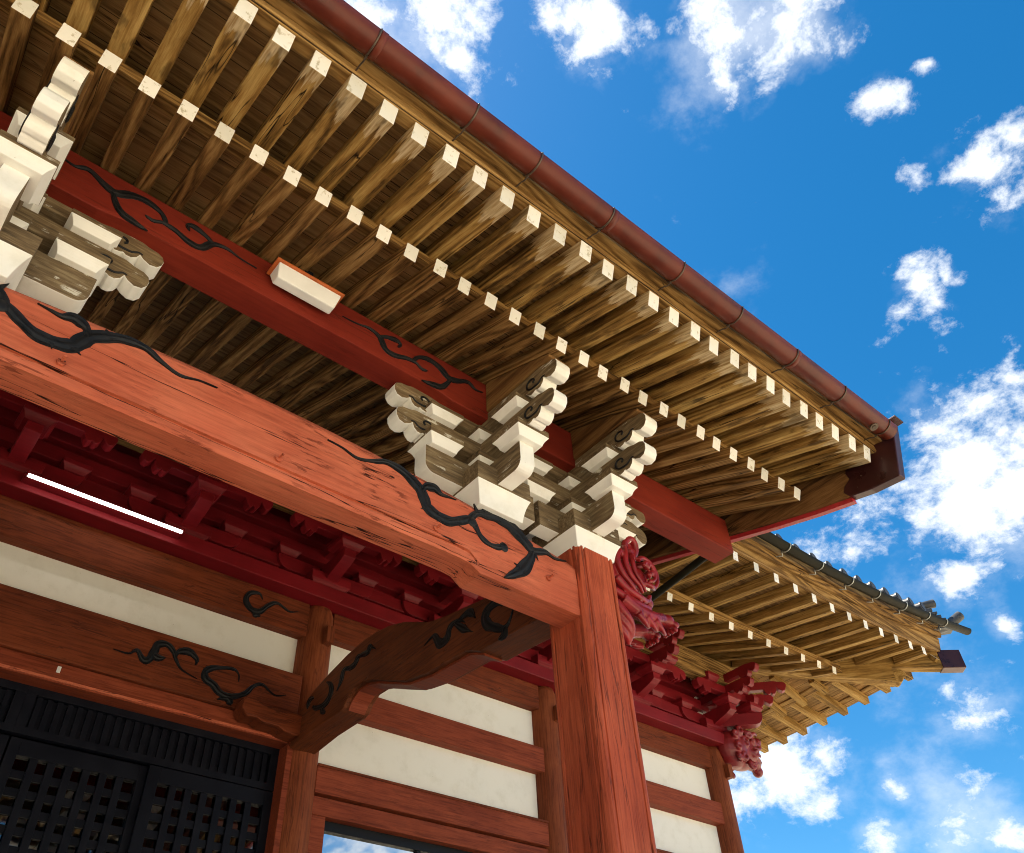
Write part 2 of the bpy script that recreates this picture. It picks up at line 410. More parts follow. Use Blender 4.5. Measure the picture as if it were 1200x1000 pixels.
WORLD = {}


def wpos(o):
    """translation of o in the world (nothing that parents here is rotated)"""
    return WORLD.get(o.name, Vector(o.location))


def adopt(o, parent):
    p = wpos(parent)
    WORLD[o.name] = Vector(o.location)
    o.parent = parent
    o.location = Vector(o.location) - p


def root(name, label, cat, loc=(0, 0, 0), group=None):
    o = bpy.data.objects.new(name, None); COL.objects.link(o); o.location = loc
    o['label'] = label; o['category'] = cat
    if group: o['group'] = group
    WORLD[o.name] = Vector(loc)
    return o


def catmull(P, k=6):
    P = [Vector(p) for p in P]; out = []
    for i in range(len(P) - 1):
        a, b, c, d = P[max(i - 1, 0)], P[i], P[i + 1], P[min(i + 2, len(P) - 1)]
        for q in range(k):
            t = q / k
            out.append(.5 * ((2 * b) + (c - a) * t + (2 * a - 5 * b + 4 * c - d) * t * t + (3 * b - a - 3 * c + d) * t ** 3))
    out.append(P[-1]); return out


SCW = 1.35
def scroll(mb, pts2, fr, w, thick=.010, taper=(.25, .25), bulb=False):
    """inlaid karakusa stroke: ribbon with a rounded face, lying on a plane; fr(u, v, out) -> 3D"""
    w *= SCW; P = catmull([(a, b, 0) for a, b in pts2], 6); n = len(P); L = []
    vs = []; fs = []
    prof = [(-1, -.35), (-.90, .70), (-.45, .45), (-.08, 1.0), (.10, .95), (.50, .35), (.90, .70), (1, -.35)]
    for i, p in enumerate(P):
        d = (P[min(i + 1, n - 1)] - P[max(i - 1, 0)]).normalized(); s_ = Vector((-d.y, d.x, 0)); t = i / (n - 1)
        ww = w * min(1, .12 + t / max(taper[0], .01)) * min(1, .10 + (1 - t) / max(taper[1], .01)) * (.60 + .68 * math.sin(math.pi * min(1, t * 1.12)) ** 2 + .08 * math.sin(i * .7))
        for a, h in prof: vs.append(fr(p.x + s_.x * ww * a, p.y + s_.y * ww * a, h * thick))
    k = len(prof)
    for i in range(n - 1):
        for q in range(k - 1): fs.append((i * k + q, i * k + q + 1, (i + 1) * k + q + 1, (i + 1) * k + q))
    mb.add(vs, fs, 0, False)
    if bulb:
        p = P[-1]; mb.ball(fr(p.x, p.y, 0), w * 1.5, 0, (1, .35, 1) if True else (1, 1, 1), 6)


# ------------------------------------------------------------------ ground and base
GZ = -1.60
g = MB(); g.add([(-600, -600, GZ), (600, -600, GZ), (600, 600, GZ), (-600, 600, GZ)], [(0, 1, 2, 3)])
go = g.build('ground', M['gravel'], origin=(0, 0, GZ)); go['kind'] = 'structure'; go['label'] = 'pale gravel ground of the temple yard'

def sky_blocker_trees():  # unseen trees, added to block low sky light and darken left-facing sides
    r_ = random.Random(11); mb = MB()
    def clump(cx, cy, cz, rad, hh, n):
        for _ in range(n):
            while True:
                p = Vector((r_.uniform(-1, 1), r_.uniform(-1, 1), r_.uniform(-1, 1)))
                if .35 < p.length < 1: break
            c = Vector((cx + p.x * rad, cy + p.y * rad, cz + p.z * hh)); z = r_.uniform(.35, .8)
            a = Vector((r_.uniform(-1, 1), r_.uniform(-1, 1), r_.uniform(-.6, .6))).normalized() * z
            b = Vector((r_.uniform(-1, 1), r_.uniform(-1, 1), r_.uniform(-1, .2))).normalized() * z * .7
            mb.add([c - a, c + b * .6, c + a, c - b], [(0, 1, 2, 3)])
    for (x, y, h) in ((-15, -9, 17), (-16, -3, 18), (-15, 3, 17), (-17, 9, 19), (-18, 15, 18), (-16, -16, 15), (-13, -23, 12), (-6, -30, 10), (2, -33, 9), (10, -34, 9), (18, -32, 10), (26, -28, 11)):
        for k_ in range(4):
            zz = GZ + h * (.28 + .2 * k_); rr = h * .22 * (1.05 - .22 * k_)
            clump(x + r_.uniform(-.8, .8), y + r_.uniform(-.8, .8), zz, rr + .8, h * .17, 170)
        mb.tube([(x, y, GZ), (x + .2, y, GZ + h * .5), (x, y + .2, GZ + h * .85)], [.45, .3, .1], 8)
    o = mb.build('sky_blocker_trees', M['leaf'], origin=(-15, 0, GZ)); o['kind'] = 'stuff'; o['label'] = 'unseen evergreens added to block low sky light'; o['category'] = 'trees'
CX = 1.21                       # centre line of the porch and of the hall front
sky_blocker_trees()
def mx(x): return 2 * CX - x    # mirror about the centre line

# ================================================================== PORCH
porch = root('temple_porch', 'red timber entrance porch with a deep eave of white tipped rafters before the hall', 'porch', (CX, 3.385, GZ))
YC = 3.385

# columns with chamfered arrises, on stone bases
def column(x):
    mb = MB(); h, c = .180, .032
    quarter = [(-h, -h + c + .034), (-h + .009, -h + c + .032), (-h + .009, -h + c + .022), (-h, -h + c + .020), (-h, -h + c), (-h + c * .5 - .004, -h + c * .5 - .004), (-h + c, -h), (-h + c + .020, -h), (-h + c + .022, -h + .009), (-h + c + .032, -h + .009), (-h + c + .034, -h)]
    out = []
    for k_ in range(4):
        for a, b in quarter:
            for _ in range(k_): a, b = -b, a
            out.append((a, b))
    zb, zt = GZ + .18, 3.345
    n = len(out)
    vs = [(x + a * (1.0 + .010 * (3.4 - z)), YC + b, z) for z in (zb, zt) for a, b in out]
    mb.add(vs, [tuple(range(n - 1, -1, -1)), tuple(range(n, 2 * n))] + [(i, (i + 1) % n, n + (i + 1) % n, n + i) for i in range(n)])
    o = mb.build('column', M['redZ'], porch, .003)
    st = MB(); st.box(x - .32, x + .32, YC - .32, YC + .32, GZ, GZ + .18); st.build('column_base', M['stone'], o, .02)
    return o

colR = column(3.63); colL = column(mx(3.63))

# main rainbow beam: arched top, raised underside between the sleeve cuts
BF, BB = 3.25, 3.46
def beam_top(x):
    t = (x - CX) / 2.25; return 3.385 - .175 * t * t
def beam_bot(x):
    return 2.80
def main_beam():
    mb = MB(); N = 60; x0, x1 = mx(3.46), 3.46
    secs = []
    for i in range(N + 1):
        x = x0 + (x1 - x0) * i / N; zt = beam_top(x); t = abs(x - CX)
        q = min(1, max(0, (1.42 - t) / .09)); q = q * q * (3 - 2 * q)           # 1 in the raised middle
        zb = 2.80 + .055 * q - .004 * (1 - q)
        ch = .014 * q + .004                                                   # small chamfer below
        gd = .020 * q                                                          # eyebrow groove above it
        sec = [(BF + .004 + .006 * q, zb + .002), (BF, zb + ch), (BF + .001, zb + ch + .044), (BF + gd, zb + ch + .046), (BF + gd, zb + ch + .064), (BF + .001, zb + ch + .066),
               (BF - .004, (zb + zt) / 2 + .03), (BF + .004, zt - .06), (BF + .03, zt - .015), (BF + .07, zt), (BB - .05, zt), (BB, zt - .05), (BB, zb + .02), (BB - .02, zb)]
        secs.append([(x, y, z) for y, z in sec])
    k = len(secs[0]); vs = [p for s in secs for p in s]; fs = []
    for i in range(N):
        for q in range(k): fs.append((i * k + q, i * k + (q + 1) % k, (i + 1) * k + (q + 1) % k, (i + 1) * k + q))
    fs += [tuple(range(k - 1, -1, -1)), tuple(range(N * k, N * k + k))]
    mb.add(vs, fs)
    return mb.build('main_beam', M['redX'], porch, .003)
beam = main_beam()

BEAM_S = [
 ([(1.542,3.262),(1.641,3.254),(1.743,3.229),(1.851,3.264),(1.931,3.301),(2.027,3.298),(2.104,3.267),(2.182,3.213),(2.217,3.150),(2.241,3.104),(2.307,3.079),(2.395,3.075),(2.474,3.111),(2.566,3.164),(2.601,3.122),(2.646,3.063),(2.716,3.037),(2.787,3.049),(2.837,3.084)], .026, (.45, .02)),
 ([(2.194,3.190),(2.214,3.245),(2.247,3.268),(2.291,3.278),(2.337,3.254),(2.393,3.258),(2.451,3.262)], .020, (.05, .6)),
 ([(2.543,3.142),(2.614,3.233),(2.699,3.260),(2.785,3.276),(2.871,3.267),(2.956,3.221),(3.029,3.170),(3.078,3.144),(3.184,3.177),(3.261,3.161),(3.371,3.182)], .028, (.05, .3)),
 ([(3.079,3.156),(3.047,3.073),(2.977,2.966),(2.887,2.887),(2.813,2.836)], .028, (.05, .25)),
]
for mir in (0, 1):
    sb = MB()
    for pts, w, tp in BEAM_S:
        scroll(sb, [((mx(a) if mir else a), b) for a, b in pts], lambda u, v, o: Vector((u, BF - .002 - o, v)), w, .008, tp)
    for (a, b, r) in ((2.825, 3.066, .036), (2.575, 3.150, .040)):
        sb.ball((mx(a) if mir else a, BF, b), r, 0, (1, .40, 1), 8)
    # pointed leaf tips along the strokes
    for (a, b, da, db) in ((2.46,3.10,-.06,-.05),(2.62,3.24,-.03,.06),(2.80,3.28,.04,.05),(2.96,3.21,.06,.03),(2.24,3.10,-.05,-.03),(3.08,3.14,.03,-.06),(2.97,2.96,-.07,.02),(2.10,3.27,.04,.03),(2.33,3.08,-.02,-.05),(2.70,3.26,-.05,.04)):
        A = Vector((a, b)); D = Vector((da, db)); N_ = Vector((-db, da)).normalized() * .022
        tri = [A + N_ - D * .3, A - N_ - D * .3, A + D]
        tri = [((mx(p.x) if mir else p.x), p.y) for p in tri]
        sb.prism(tri, lambda u, v, w: Vector((u, w, v)), BF - .008, BF + .004)
    sb.build('scroll_carving', M['ink'], beam)
for x in (.167, 1.281, 2.306, 3.19, -.77):
    b = MB(); z = 2.978
    b.tube([(x, BF + .01, z), (x, BF - .012, z)], .022, 6)
    b.tube([(x, BF, z + .002), (x + .004, BF - .05, z + .006)], .007, 8)
    b.build('bolt', M['redX'], beam)

# ---------------- bracket sets
def frame(cx, cy, ux, uy):
    """local (d forward, s sideways, z) -> world"""
    return lambda d, s, z: Vector((cx + ux * d - uy * s, cy + uy * d + ux * s, z))

def arm_poly(d0, d1, zb, zt, r=.10):
    """arm with its lower outer corner rounded away"""
    p = [(d0, zt), (d0, zb)]
    for i in range(7):
        t = math.pi / 2 * i / 6; p.append((d1 - r + r * math.sin(t), zb + r * (1 - math.cos(t)) * 1.05))
    p.append((d1, zt)); return p

def arm(cx, cy, u, d0, d1, zb, zt, half, mats, name, par, r=.07, white_under=True, bevel=.004):
    poly = arm_poly(d0, d1, zb, zt, r); fr = frame(cx, cy, *u); n = len(poly)
    rim = [1 if white_under and 1 <= i <= n - 2 else 0 for i in range(n)]
    rim[0] = 0; rim[n - 1] = 0
    mb = MB(); mb.prism(poly, lambda a, b, w: fr(a, w, b), -half, half, 0, rim)
    return mb.build(name, mats, par, bevel)

def nose_poly(d0, d1, zb, zt, k=1.0, amp=1.0):
    """cloud shaped nosing: wavy belly, rolled tip"""
    h = zt - zb; L = d1
    q_ = [(-.30, .22), (-.282, .04), (-.255, -.07), (-.225, -.03), (-.212, .03), (-.195, -.05), (-.165, -.04), (-.140, .10), (-.128, .30), (-.105, .17), (-.065, .06), (-.025, .12),
          (-.004, .32), (0, .55), (-.012, .74), (-.045, .86), (-.10, .90), (-.15, 1.0)]
    p = [(d0, zt), (d0, zb + .22 * h)] + [(L + a * k, zb + (.2 + (b - .2) * amp if b < .4 else b) * h) for a, b in q_]
    return p

def nosing(cx, cy, u, d0, d1, zb, zt, half, mats, par, k=1.0, curls=True, bevel=.006, side=None):
    poly = nose_poly(d0, d1, zb, zt, k, 1.0 if curls else 1.9); fr = frame(cx, cy, *u); n = len(poly)
    rim = [1 if 2 <= i <= 16 else 0 for i in range(n)]
    mb = MB(); mb.prism(poly, lambda a, b, w: fr(a, w, b), -half, half, 0, rim)
    o = mb.build('carved_nosing', mats, par, bevel)
    if curls:
        h = zt - zb
        for sgn in (-1, 1):
            cm = MB(); c = (d1 - .235 * k, zb + .52 * h); pts = []
            for i in range(19):
                t = i / 18; a = -1.45 - (1 - t) * 5.6; r = .010 + .046 * t
                pts.append((c[0] + r * math.cos(a) * k * 1.15, c[1] + r * math.sin(a)))
            pts += [(d1 - .175 * k, zb + .21 * h), (d1 - .14 * k, zb + .36 * h), (d1 - .115 * k, zb + .34 * h)]
            P2 = catmull_2(pts); nn = len(P2)
            cm.tube([fr(a, sgn * (half + .001), b) for a, b in P2], [.0085 * min(1, .45 + 4 * (1 - q / nn)) for q in range(nn)], 6)
            cm.build('scroll_carving', M['ink'], par)
    return o

def catmull_2(pts):
    return [(p.x, p.y) for p in catmull([(a, b, 0) for a, b in pts], 3)]

WM = [M['scrapY'], M['white']]; WMX = [M['scrap'], M['white']]

def porch_brackets(xa, xb):
    """the pair of bracket sets standing on a column head (xa) and on the beam beside it (xb)"""
    inward = 1 if xb > xa else -1
    base = None
    for x, zb in ((xa, 3.325), (xb, beam_top(xb) - .01)):
        mb = MB(); mb.masu((x, YC), zb, .222, .45 - (zb - 3.0) if False else 3.455 - zb, 3.60 - zb, .80)
        o = mb.build('bracket_set' if base is None else 'base_block', [M['white'], M['scrap']], porch if base is None else base, .004)
        if base is None: base = o
    def blocks(z0, h, fl, half, spots):
        for (x, y) in spots:
            mb = MB(); mb.masu((x, y), z0, half, fl, h, .74); mb.build('bearing_block', [M['white'], M['scrap']], base, .003)
    d = .40; xm = (xa + xb) / 2
    spots = [(xm, YC)]
    for x in (xa, xb):
        spots += [(x, YC), (x, YC - d), (x, YC + d)]
    spots += [(xa - inward * d, YC), (xb + inward * d, YC)]
    # tier 1
    for x in (xa, xb):
        arm(x, YC, (0, -1), -.06, .455, 3.47, 3.685, .060, WM, 'bracket_arm', base)
        arm(x, YC, (0, 1), .06, .455, 3.47, 3.685, .060, WM, 'bracket_arm', base)
    for s in (-1, 1):
        xo = max(xa, xb) if s > 0 else min(xa, xb)
        arm(xo, YC, (s, 0), -.40, .52, 3.472, 3.686, .062, WMX, 'bracket_arm', base)
    blocks(3.685, .115, .065, .135, spots)
    # tier 2
    for x in (xa, xb):
        nosing(x, YC, (0, -1), -.06, .810, 3.768, 3.945, .059, WM, base)
        arm(x, YC, (0, 1), .058, .5, 3.79, 3.945, .058, WM, 'bracket_arm', base)
    for s in (-1, 1):
        xo = max(xa, xb) if s > 0 else min(xa, xb)
        nosing(xo, YC, (s, 0), -.42, .755, 3.768, 3.946, .057, WMX, base)
    blocks(3.945, .085, .050, .135, spots)
    # tier 3
    for x in (xa, xb):
        nosing(x, YC, (0, -1), -.06, .865, 3.998, 4.175, .061, WM, base, 1.05)
    for s in (-1, 1):
        xo = max(xa, xb) if s > 0 else min(xa, xb)
        nosing(xo, YC, (s, 0), -.42, .785, 3.985, 4.150, .059, WMX, base, 1.0)
    return base

porch_brackets(3.63, 2.785)
porch_brackets(mx(3.63), mx(2.785))

# purlin carried by the brackets
PF, PB = 3.24, 3.45
pm = MB(); px0, px1 = mx(5.44), 5.44
secs = []; N = 70
for i in range(N + 1):
    x = px0 + (px1 - px0) * i / N; t = abs(x - CX); q = min(1, max(0, (1.16 - t) / .10)); q = q * q * (3 - 2 * q)
    zb = 4.112 + .03 * q
    secs.append([(x, PF + .004, zb), (x, PF, zb + .006 + .03 * q), (x, PF, 4.46), (x, PB, 4.535), (x, PB, zb)])
k = 5; fs = []
for i in range(N):
    for q in range(k): fs.append((i * k + q, i * k + (q + 1) % k, (i + 1) * k + (q + 1) % k, (i + 1) * k + q))
fs += [tuple(range(k - 1, -1, -1)), tuple(range(N * k, N * k + k))]
pm.add([p for s in secs for p in s], fs)
purlin = pm.build('purlin', M['purl'], porch, .004)
PURL_S = [
 ([(1.515,4.335),(1.628,4.343),(1.719,4.364),(1.804,4.334),(1.857,4.250),(1.929,4.240),(2.024,4.275),(2.097,4.280),(2.148,4.253),(2.197,4.262)], .017, (.4, .05)),
 ([(1.803,4.342),(1.860,4.375),(1.932,4.395),(1.969,4.375),(1.947,4.335)], .015, (.05, .15)),
 ([(2.073,4.278),(2.119,4.350),(2.206,4.385),(2.297,4.368),(2.375,4.313),(2.440,4.325),(2.547,4.378),(2.614,4.344),(2.683,4.356)], .020, (.05, .2)),
 ([(2.401,4.314),(2.325,4.190),(2.226,4.156),(2.152,4.143)], .018, (.05, .2))]
for mir in (0, 1):
    sb = MB()
    for pts, w, tp in PURL_S:
        scroll(sb, [((mx(a) if mir else a), b) for a, b in pts], lambda u, v, o: Vector((u, PF - .001 - o, v)), w * .85, .008, tp)
    sb.build('scroll_carving', M['ink'], purlin)

# rafters -----------------------------------------------------------
SB, SF = .407, .328                     # slopes
YB_, ZB_ = 2.50, 4.178                  # outer underside of the base rafters
YF_, ZF_ = 1.851, 4.140                 # outer underside of the flying rafters
def bbot(y): return ZB_ + SB * (y - YB_)
def fbot(y): return ZF_ + SF * (y - YF_)
BH, FH, RW = .100, .122, .086
def rafter_mesh(name, L, w, h, mats, end_mi, nose=0.0, bev=.004):
    """along local +X from the outer end at 0, underside at z=0"""
    mb = MB(); n = 14
    vs = []
    for i in range(n + 1):
        x = L * i / n
        vs += [(x, -w / 2, 0), (x, w / 2, 0), (x, w / 2, h), (x, -w / 2, h)]
    fs = [(0, 1, 2, 3), (n * 4 + 3, n * 4 + 2, n * 4 + 1, n * 4)]; ms = [end_mi, 0]
    for i in range(n):
        for q in range(4): fs.append((i * 4 + q, (i + 1) * 4 + q, (i + 1) * 4 + (q + 1) % 4, i * 4 + (q + 1) % 4)); ms.append(0)
    mb.add(vs, fs, ms)
    return mb.build(name, mats, None, bev, origin=(0, 0, 0))
def place_rafter(o, A, B, par):
    A = Vector(A); B = Vector(B); d = (B - A).normalized(); sd_ = Vector((0, 0, 1)).cross(d).normalized(); u = d.cross(sd_)
    # local x=d, y=sd_, z=u
    o.rotation_mode = 'QUATERNION'
    o.rotation_quaternion = Matrix(((d.x, sd_.x, u.x), (d.y, sd_.y, u.y), (d.z, sd_.z, u.z))).to_quaternion()
    o.location = A; adopt(o, par)
YIN = 6.70
KB = list(range(-11, 31))
baseM = rafter_mesh('base_rafter', math.hypot(YIN - YB_, SB * (YIN - YB_)), RW, BH, [M['raft'], M['endw']], 1)
flyM = rafter_mesh('flying_rafter', math.hypot(1.5, SF * 1.5), RW + .006, FH, [M['fraft'], M['endw']], 1)
first = True
for kx in KB:
    x = -.055 + .2 * (kx - 3)
    b = baseM if first else baseM.copy(); f = flyM if first else flyM.copy()
    if not first: COL.objects.link(b); COL.objects.link(f)
    first = False
    j = rnd.uniform(-.006, .006); j2 = rnd.uniform(-.012, .012)
    place_rafter(b, (x, YB_ + j2, bbot(YB_ + j2)), (x + j, YIN, bbot(YIN)), porch)
    j2 = rnd.uniform(-.010, .010)
    place_rafter(f, (x, YF_ + j2, fbot(YF_ + j2)), (x - j, YF_ + 1.5, fbot(YF_ + 1.5)), porch)

XL, XR = mx(5.47), 5.47
def sheet(name, mat, pts, par, thick, bev=0.0):
    """X-long board given by a profile in (y, z)"""
    mb = MB(); mb.prism(pts, lambda u, v, w: Vector((w, u, v)), XL, XR)
    return mb.build(name, mat, par, bev)
# boards over base rafters (kioi inward), over flying rafters
tb = BH * math.hypot(1, SB); tf = FH * math.hypot(1, SF)
sheet('roof_boards', M['boards'], [(2.56, bbot(2.56) + tb + .002), (YIN, bbot(YIN) + tb + .002), (YIN, bbot(YIN) + tb + .03), (2.56, bbot(2.56) + tb + .03)], porch, 0)
sheet('roof_boards', M['boards'], [(1.80, fbot(1.80) + tf + .002), (2.95, fbot(2.95) + tf + .002), (2.95, fbot(2.95) + tf + .03), (1.80, fbot(1.80) + tf + .03)], porch, 0)
# kioi: the plate on the base rafter ends
sheet('rafter_plate', M['eaveX'], [(2.535, bbot(2.535) + tb - .004), (2.64, bbot(2.64) + tb - .004), (2.64, fbot(2.64) + .012), (2.535, fbot(2.535) + .012)], porch, 0, .004)
# kayaoi and urago: eave boards above the flying rafter ends
zk = fbot(1.80) + tf
sheet('eave_board', M['eaveX'], [(1.815, zk + .004), (1.90, zk + .03), (1.90, zk + .10), (1.795, zk + .075), (1.79, zk + .01)], porch, 0, .005)
sheet('eave_board', M['eaveX'], [(1.722, zk + .062), (1.80, zk + .075), (1.95, zk + .13), (1.95, zk + .17), (1.722, zk + .098)], porch, 0, .005)
# sheet metal roof above
sheet('roof_covering', M['roofmetal'], [(1.66, 4.40), (1.70, 4.385), (1.96, 4.46), (3.0, 4.83), (6.55, 6.12), (6.55, 6.24), (3.0, 5.00), (1.66, 4.46)], porch, 0)

# bargeboards at both ends: timber, copper clad nose, red flashing
def bargeboard(x0, x1):
    low = [(1.725, 3.975), (1.95, 3.995), (2.13, 4.035), (2.45, 4.105), (2.85, 4.21), (3.25, 4.325), (3.75, 4.465), (4.16, 4.585), (4.8, 4.79), (5.6, 5.08), (6.5, 5.43)]
    up = [(6.5, 6.10), (3.0, 4.84), (2.1, 4.55), (1.60, 4.41)]
    mb = MB(); mb.prism(low + up, lambda u, v, w: Vector((w, u, v)), x0, x1)
    o = mb.build('bargeboard', M['plateY'], porch, .006)
    cut = [(1.712, 3.962), (1.95, 3.984), (2.125, 4.024), (2.165, 4.085), (2.14, 4.13), (2.08, 4.17), (2.095, 4.235), (2.055, 4.30), (1.985, 4.34), (1.95, 4.40), (1.93, 4.50), (1.588, 4.425)]
    e = .006
    mb = MB(); mb.prism(cut, lambda u, v, w: Vector((w, u, v)), x0 - e, x1 + e)
    c = mb.build('metal_cap', M['clad'], o, .008)
    mb = MB()
    for (y, z) in ((1.72, 4.33), (1.78, 4.18), (1.86, 4.06), (1.98, 4.14), (1.90, 4.28), (2.04, 4.06)):
        for xx in (x0 - e, x1 + e): mb.ball((xx, y, z), .0045, 0, (1, 1, 1), 5)
    mb.build('rivet', M['steel'], c)
    mb = MB(); mb.box(x0 - .015, x1 + .03, 1.545, 1.74, 4.445, 4.462); mb.build('cap_flashing', M['clad'], o, .003)
    ls = [(y, z) for y, z in low if y >= 2.1]
    mb = MB(); mb.prism([(a, b + .012) for a, b in ls] + [(a, b - .038) for a, b in reversed(ls)], lambda u, v, w: Vector((w, u, v)), (x0 + x1) / 2 - .005, x1 + .012)
    mb.build('red_flashing', M['redstrip'], o, .003)
bargeboard(5.472, 5.548)
bargeboard(mx(5.548), mx(5.472))

# filler boards between the nosings and the rafters
for x in (3.63, 2.785, mx(2.785), mx(3.63)):
    poly = [(2.575, 4.180), (3.236, 4.180), (3.236, bbot(3.236) - .004), (2.62, bbot(2.62) - .004), (2.565, bbot(2.565) - .010)]
    mb = MB(); mb.prism(poly, lambda u, v, w: Vector((w, u, v)), x - .075, x + .075); mb.build('filler_board', M['plateY'], porch, .004)

# curved tie beams from the porch columns back to the hall pillars
EB_LOW = [(3.56, 2.99), (3.66, 3.005), (4.16, 3.045), (4.34, 3.055), (4.44, 3.105), (4.52, 3.135), (4.70, 3.147), (5.0, 3.165), (5.31, 3.225), (5.59, 3.346), (5.80, 3.44), (5.95, 3.487), (6.10, 3.492), (6.20, 3.44), (6.255, 3.37), (6.32, 3.355), (6.78, 3.362), (7.2, 3.33)]
EB_TOP = [(7.2, 3.61), (7.1, 3.653), (6.873, 3.765), (6.615, 3.83), (6.286, 3.89), (5.982, 3.913), (5.80, 3.90), (5.611, 3.868), (5.36, 3.79), (5.15, 3.69), (5.018, 3.62), (4.85, 3.575), (4.707, 3.545), (4.414, 3.491), (4.192, 3.449), (3.8, 3.37), (3.56, 3.33)]
EBI = [([(5.037,3.414),(4.945,3.442),(4.898,3.431),(4.850,3.359),(4.804,3.328),(4.730,3.343),(4.701,3.409),(4.642,3.431),(4.555,3.409),(4.497,3.362)],.02,(.3,.2)),
 ([(4.642,3.431),(4.555,3.350),(4.498,3.303),(4.401,3.238)],.017,(.1,.4)),([(4.584,3.423),(4.468,3.437),(4.412,3.399),(4.371,3.340)],.017,(.1,.3)),
 ([(4.087,3.316),(4.060,3.322),(4.125,3.354),(4.219,3.343),(4.262,3.287),(4.225,3.212),(4.147,3.156),(4.059,3.105),(3.994,3.120),(3.924,3.224)],.022,(.05,.2)),
 ([(4.059,3.105),(4.049,3.055),(4.114,3.039)],.02,(.1,.2)),([(6.616,3.755),(6.544,3.703),(6.508,3.621),(6.554,3.551),(6.650,3.534),(6.778,3.562),(6.829,3.604)],.02,(.2,.1)),
 ([(6.606,3.517),(6.640,3.486),(6.570,3.438)],.017,(.1,.2)),([(6.935,3.612),(6.913,3.693),(6.826,3.682)],.017,(.2,.2)),
 ([(6.401,3.578),(6.339,3.662),(6.314,3.741),(6.218,3.745)],.017,(.3,.2)),([(6.293,3.732),(6.138,3.721),(6.070,3.770),(5.993,3.758)],.018,(.2,.3)),
 ([(6.110,3.788),(5.917,3.747),(5.886,3.789),(5.786,3.721)],.016,(.2,.3))]
for cx_ in (3.63, mx(3.63)):
    mb = MB(); mb.prism(EB_LOW + EB_TOP, lambda u, v, w: Vector((w, u, v)), cx_ - .14, cx_ + .13)
    e = mb.build('curved_tie_beam', M['stainY'], porch, .010)
    # raised lip following the hollow of the underside
    mb = MB(); lip = [(y, z) for y, z in EB_LOW if 4.30 <= y <= 6.27]
    mb.prism(lip + [(y, z - .022) for y, z in reversed(lip)], lambda u, v, w: Vector((w, u, v)), cx_ - .09, cx_ + .08); mb.build('belly_moulding', M['railX'], e, .004)
    for pts, w, tp in EBI:
        sb = MB(); scroll(sb, pts, lambda u, v, o: Vector((cx_ - .140 - o, u, v)), w * 1.3, .009, tp)
        sb.build('scroll_carving', M['ink'], e)

# ================================================================== HALL
DW = 7.37
hall = root('temple_hall', 'main temple hall with white plaster walls, red pillars and a tiled roof behind the porch', 'temple hall', (CX, DW + 4, GZ))
PIL = [3.68, 6.93, 10.22]; PIL = [mx(x) for x in reversed(PIL)] + PIL
for x in PIL:
    mb = MB(); r = .188; n = 28
    prof = [(GZ + .9, r), (3.0, r), (4.70, r * .99), (4.86, r * .95), (4.93, r * .82), (4.955, r * .60)]
    vs = [(x + rr * math.cos(2 * math.pi * q / n), DW + rr * math.sin(2 * math.pi * q / n), z) for z, rr in prof for q in range(n)]
    fs = [(i * n + q, i * n + (q + 1) % n, (i + 1) * n + (q + 1) % n, (i + 1) * n + q) for i in range(len(prof) - 1) for q in range(n)]
    mb.add(vs, fs, 0, True); k = (len(prof) - 1) * n; mb.add([Vector(v) for v in vs[k:]], [tuple(range(n))])
    p = mb.build('pillar', M['stainZ'], hall)
    pg = MB(); sx = 1 if x > CX else -1
    pg.box(x + sx * .05 - .045, x + sx * .05 + .045, DW - .27, DW - .15, 4.47, 4.66); pg.build('tenon_peg', M['stainZ'], p, .006)

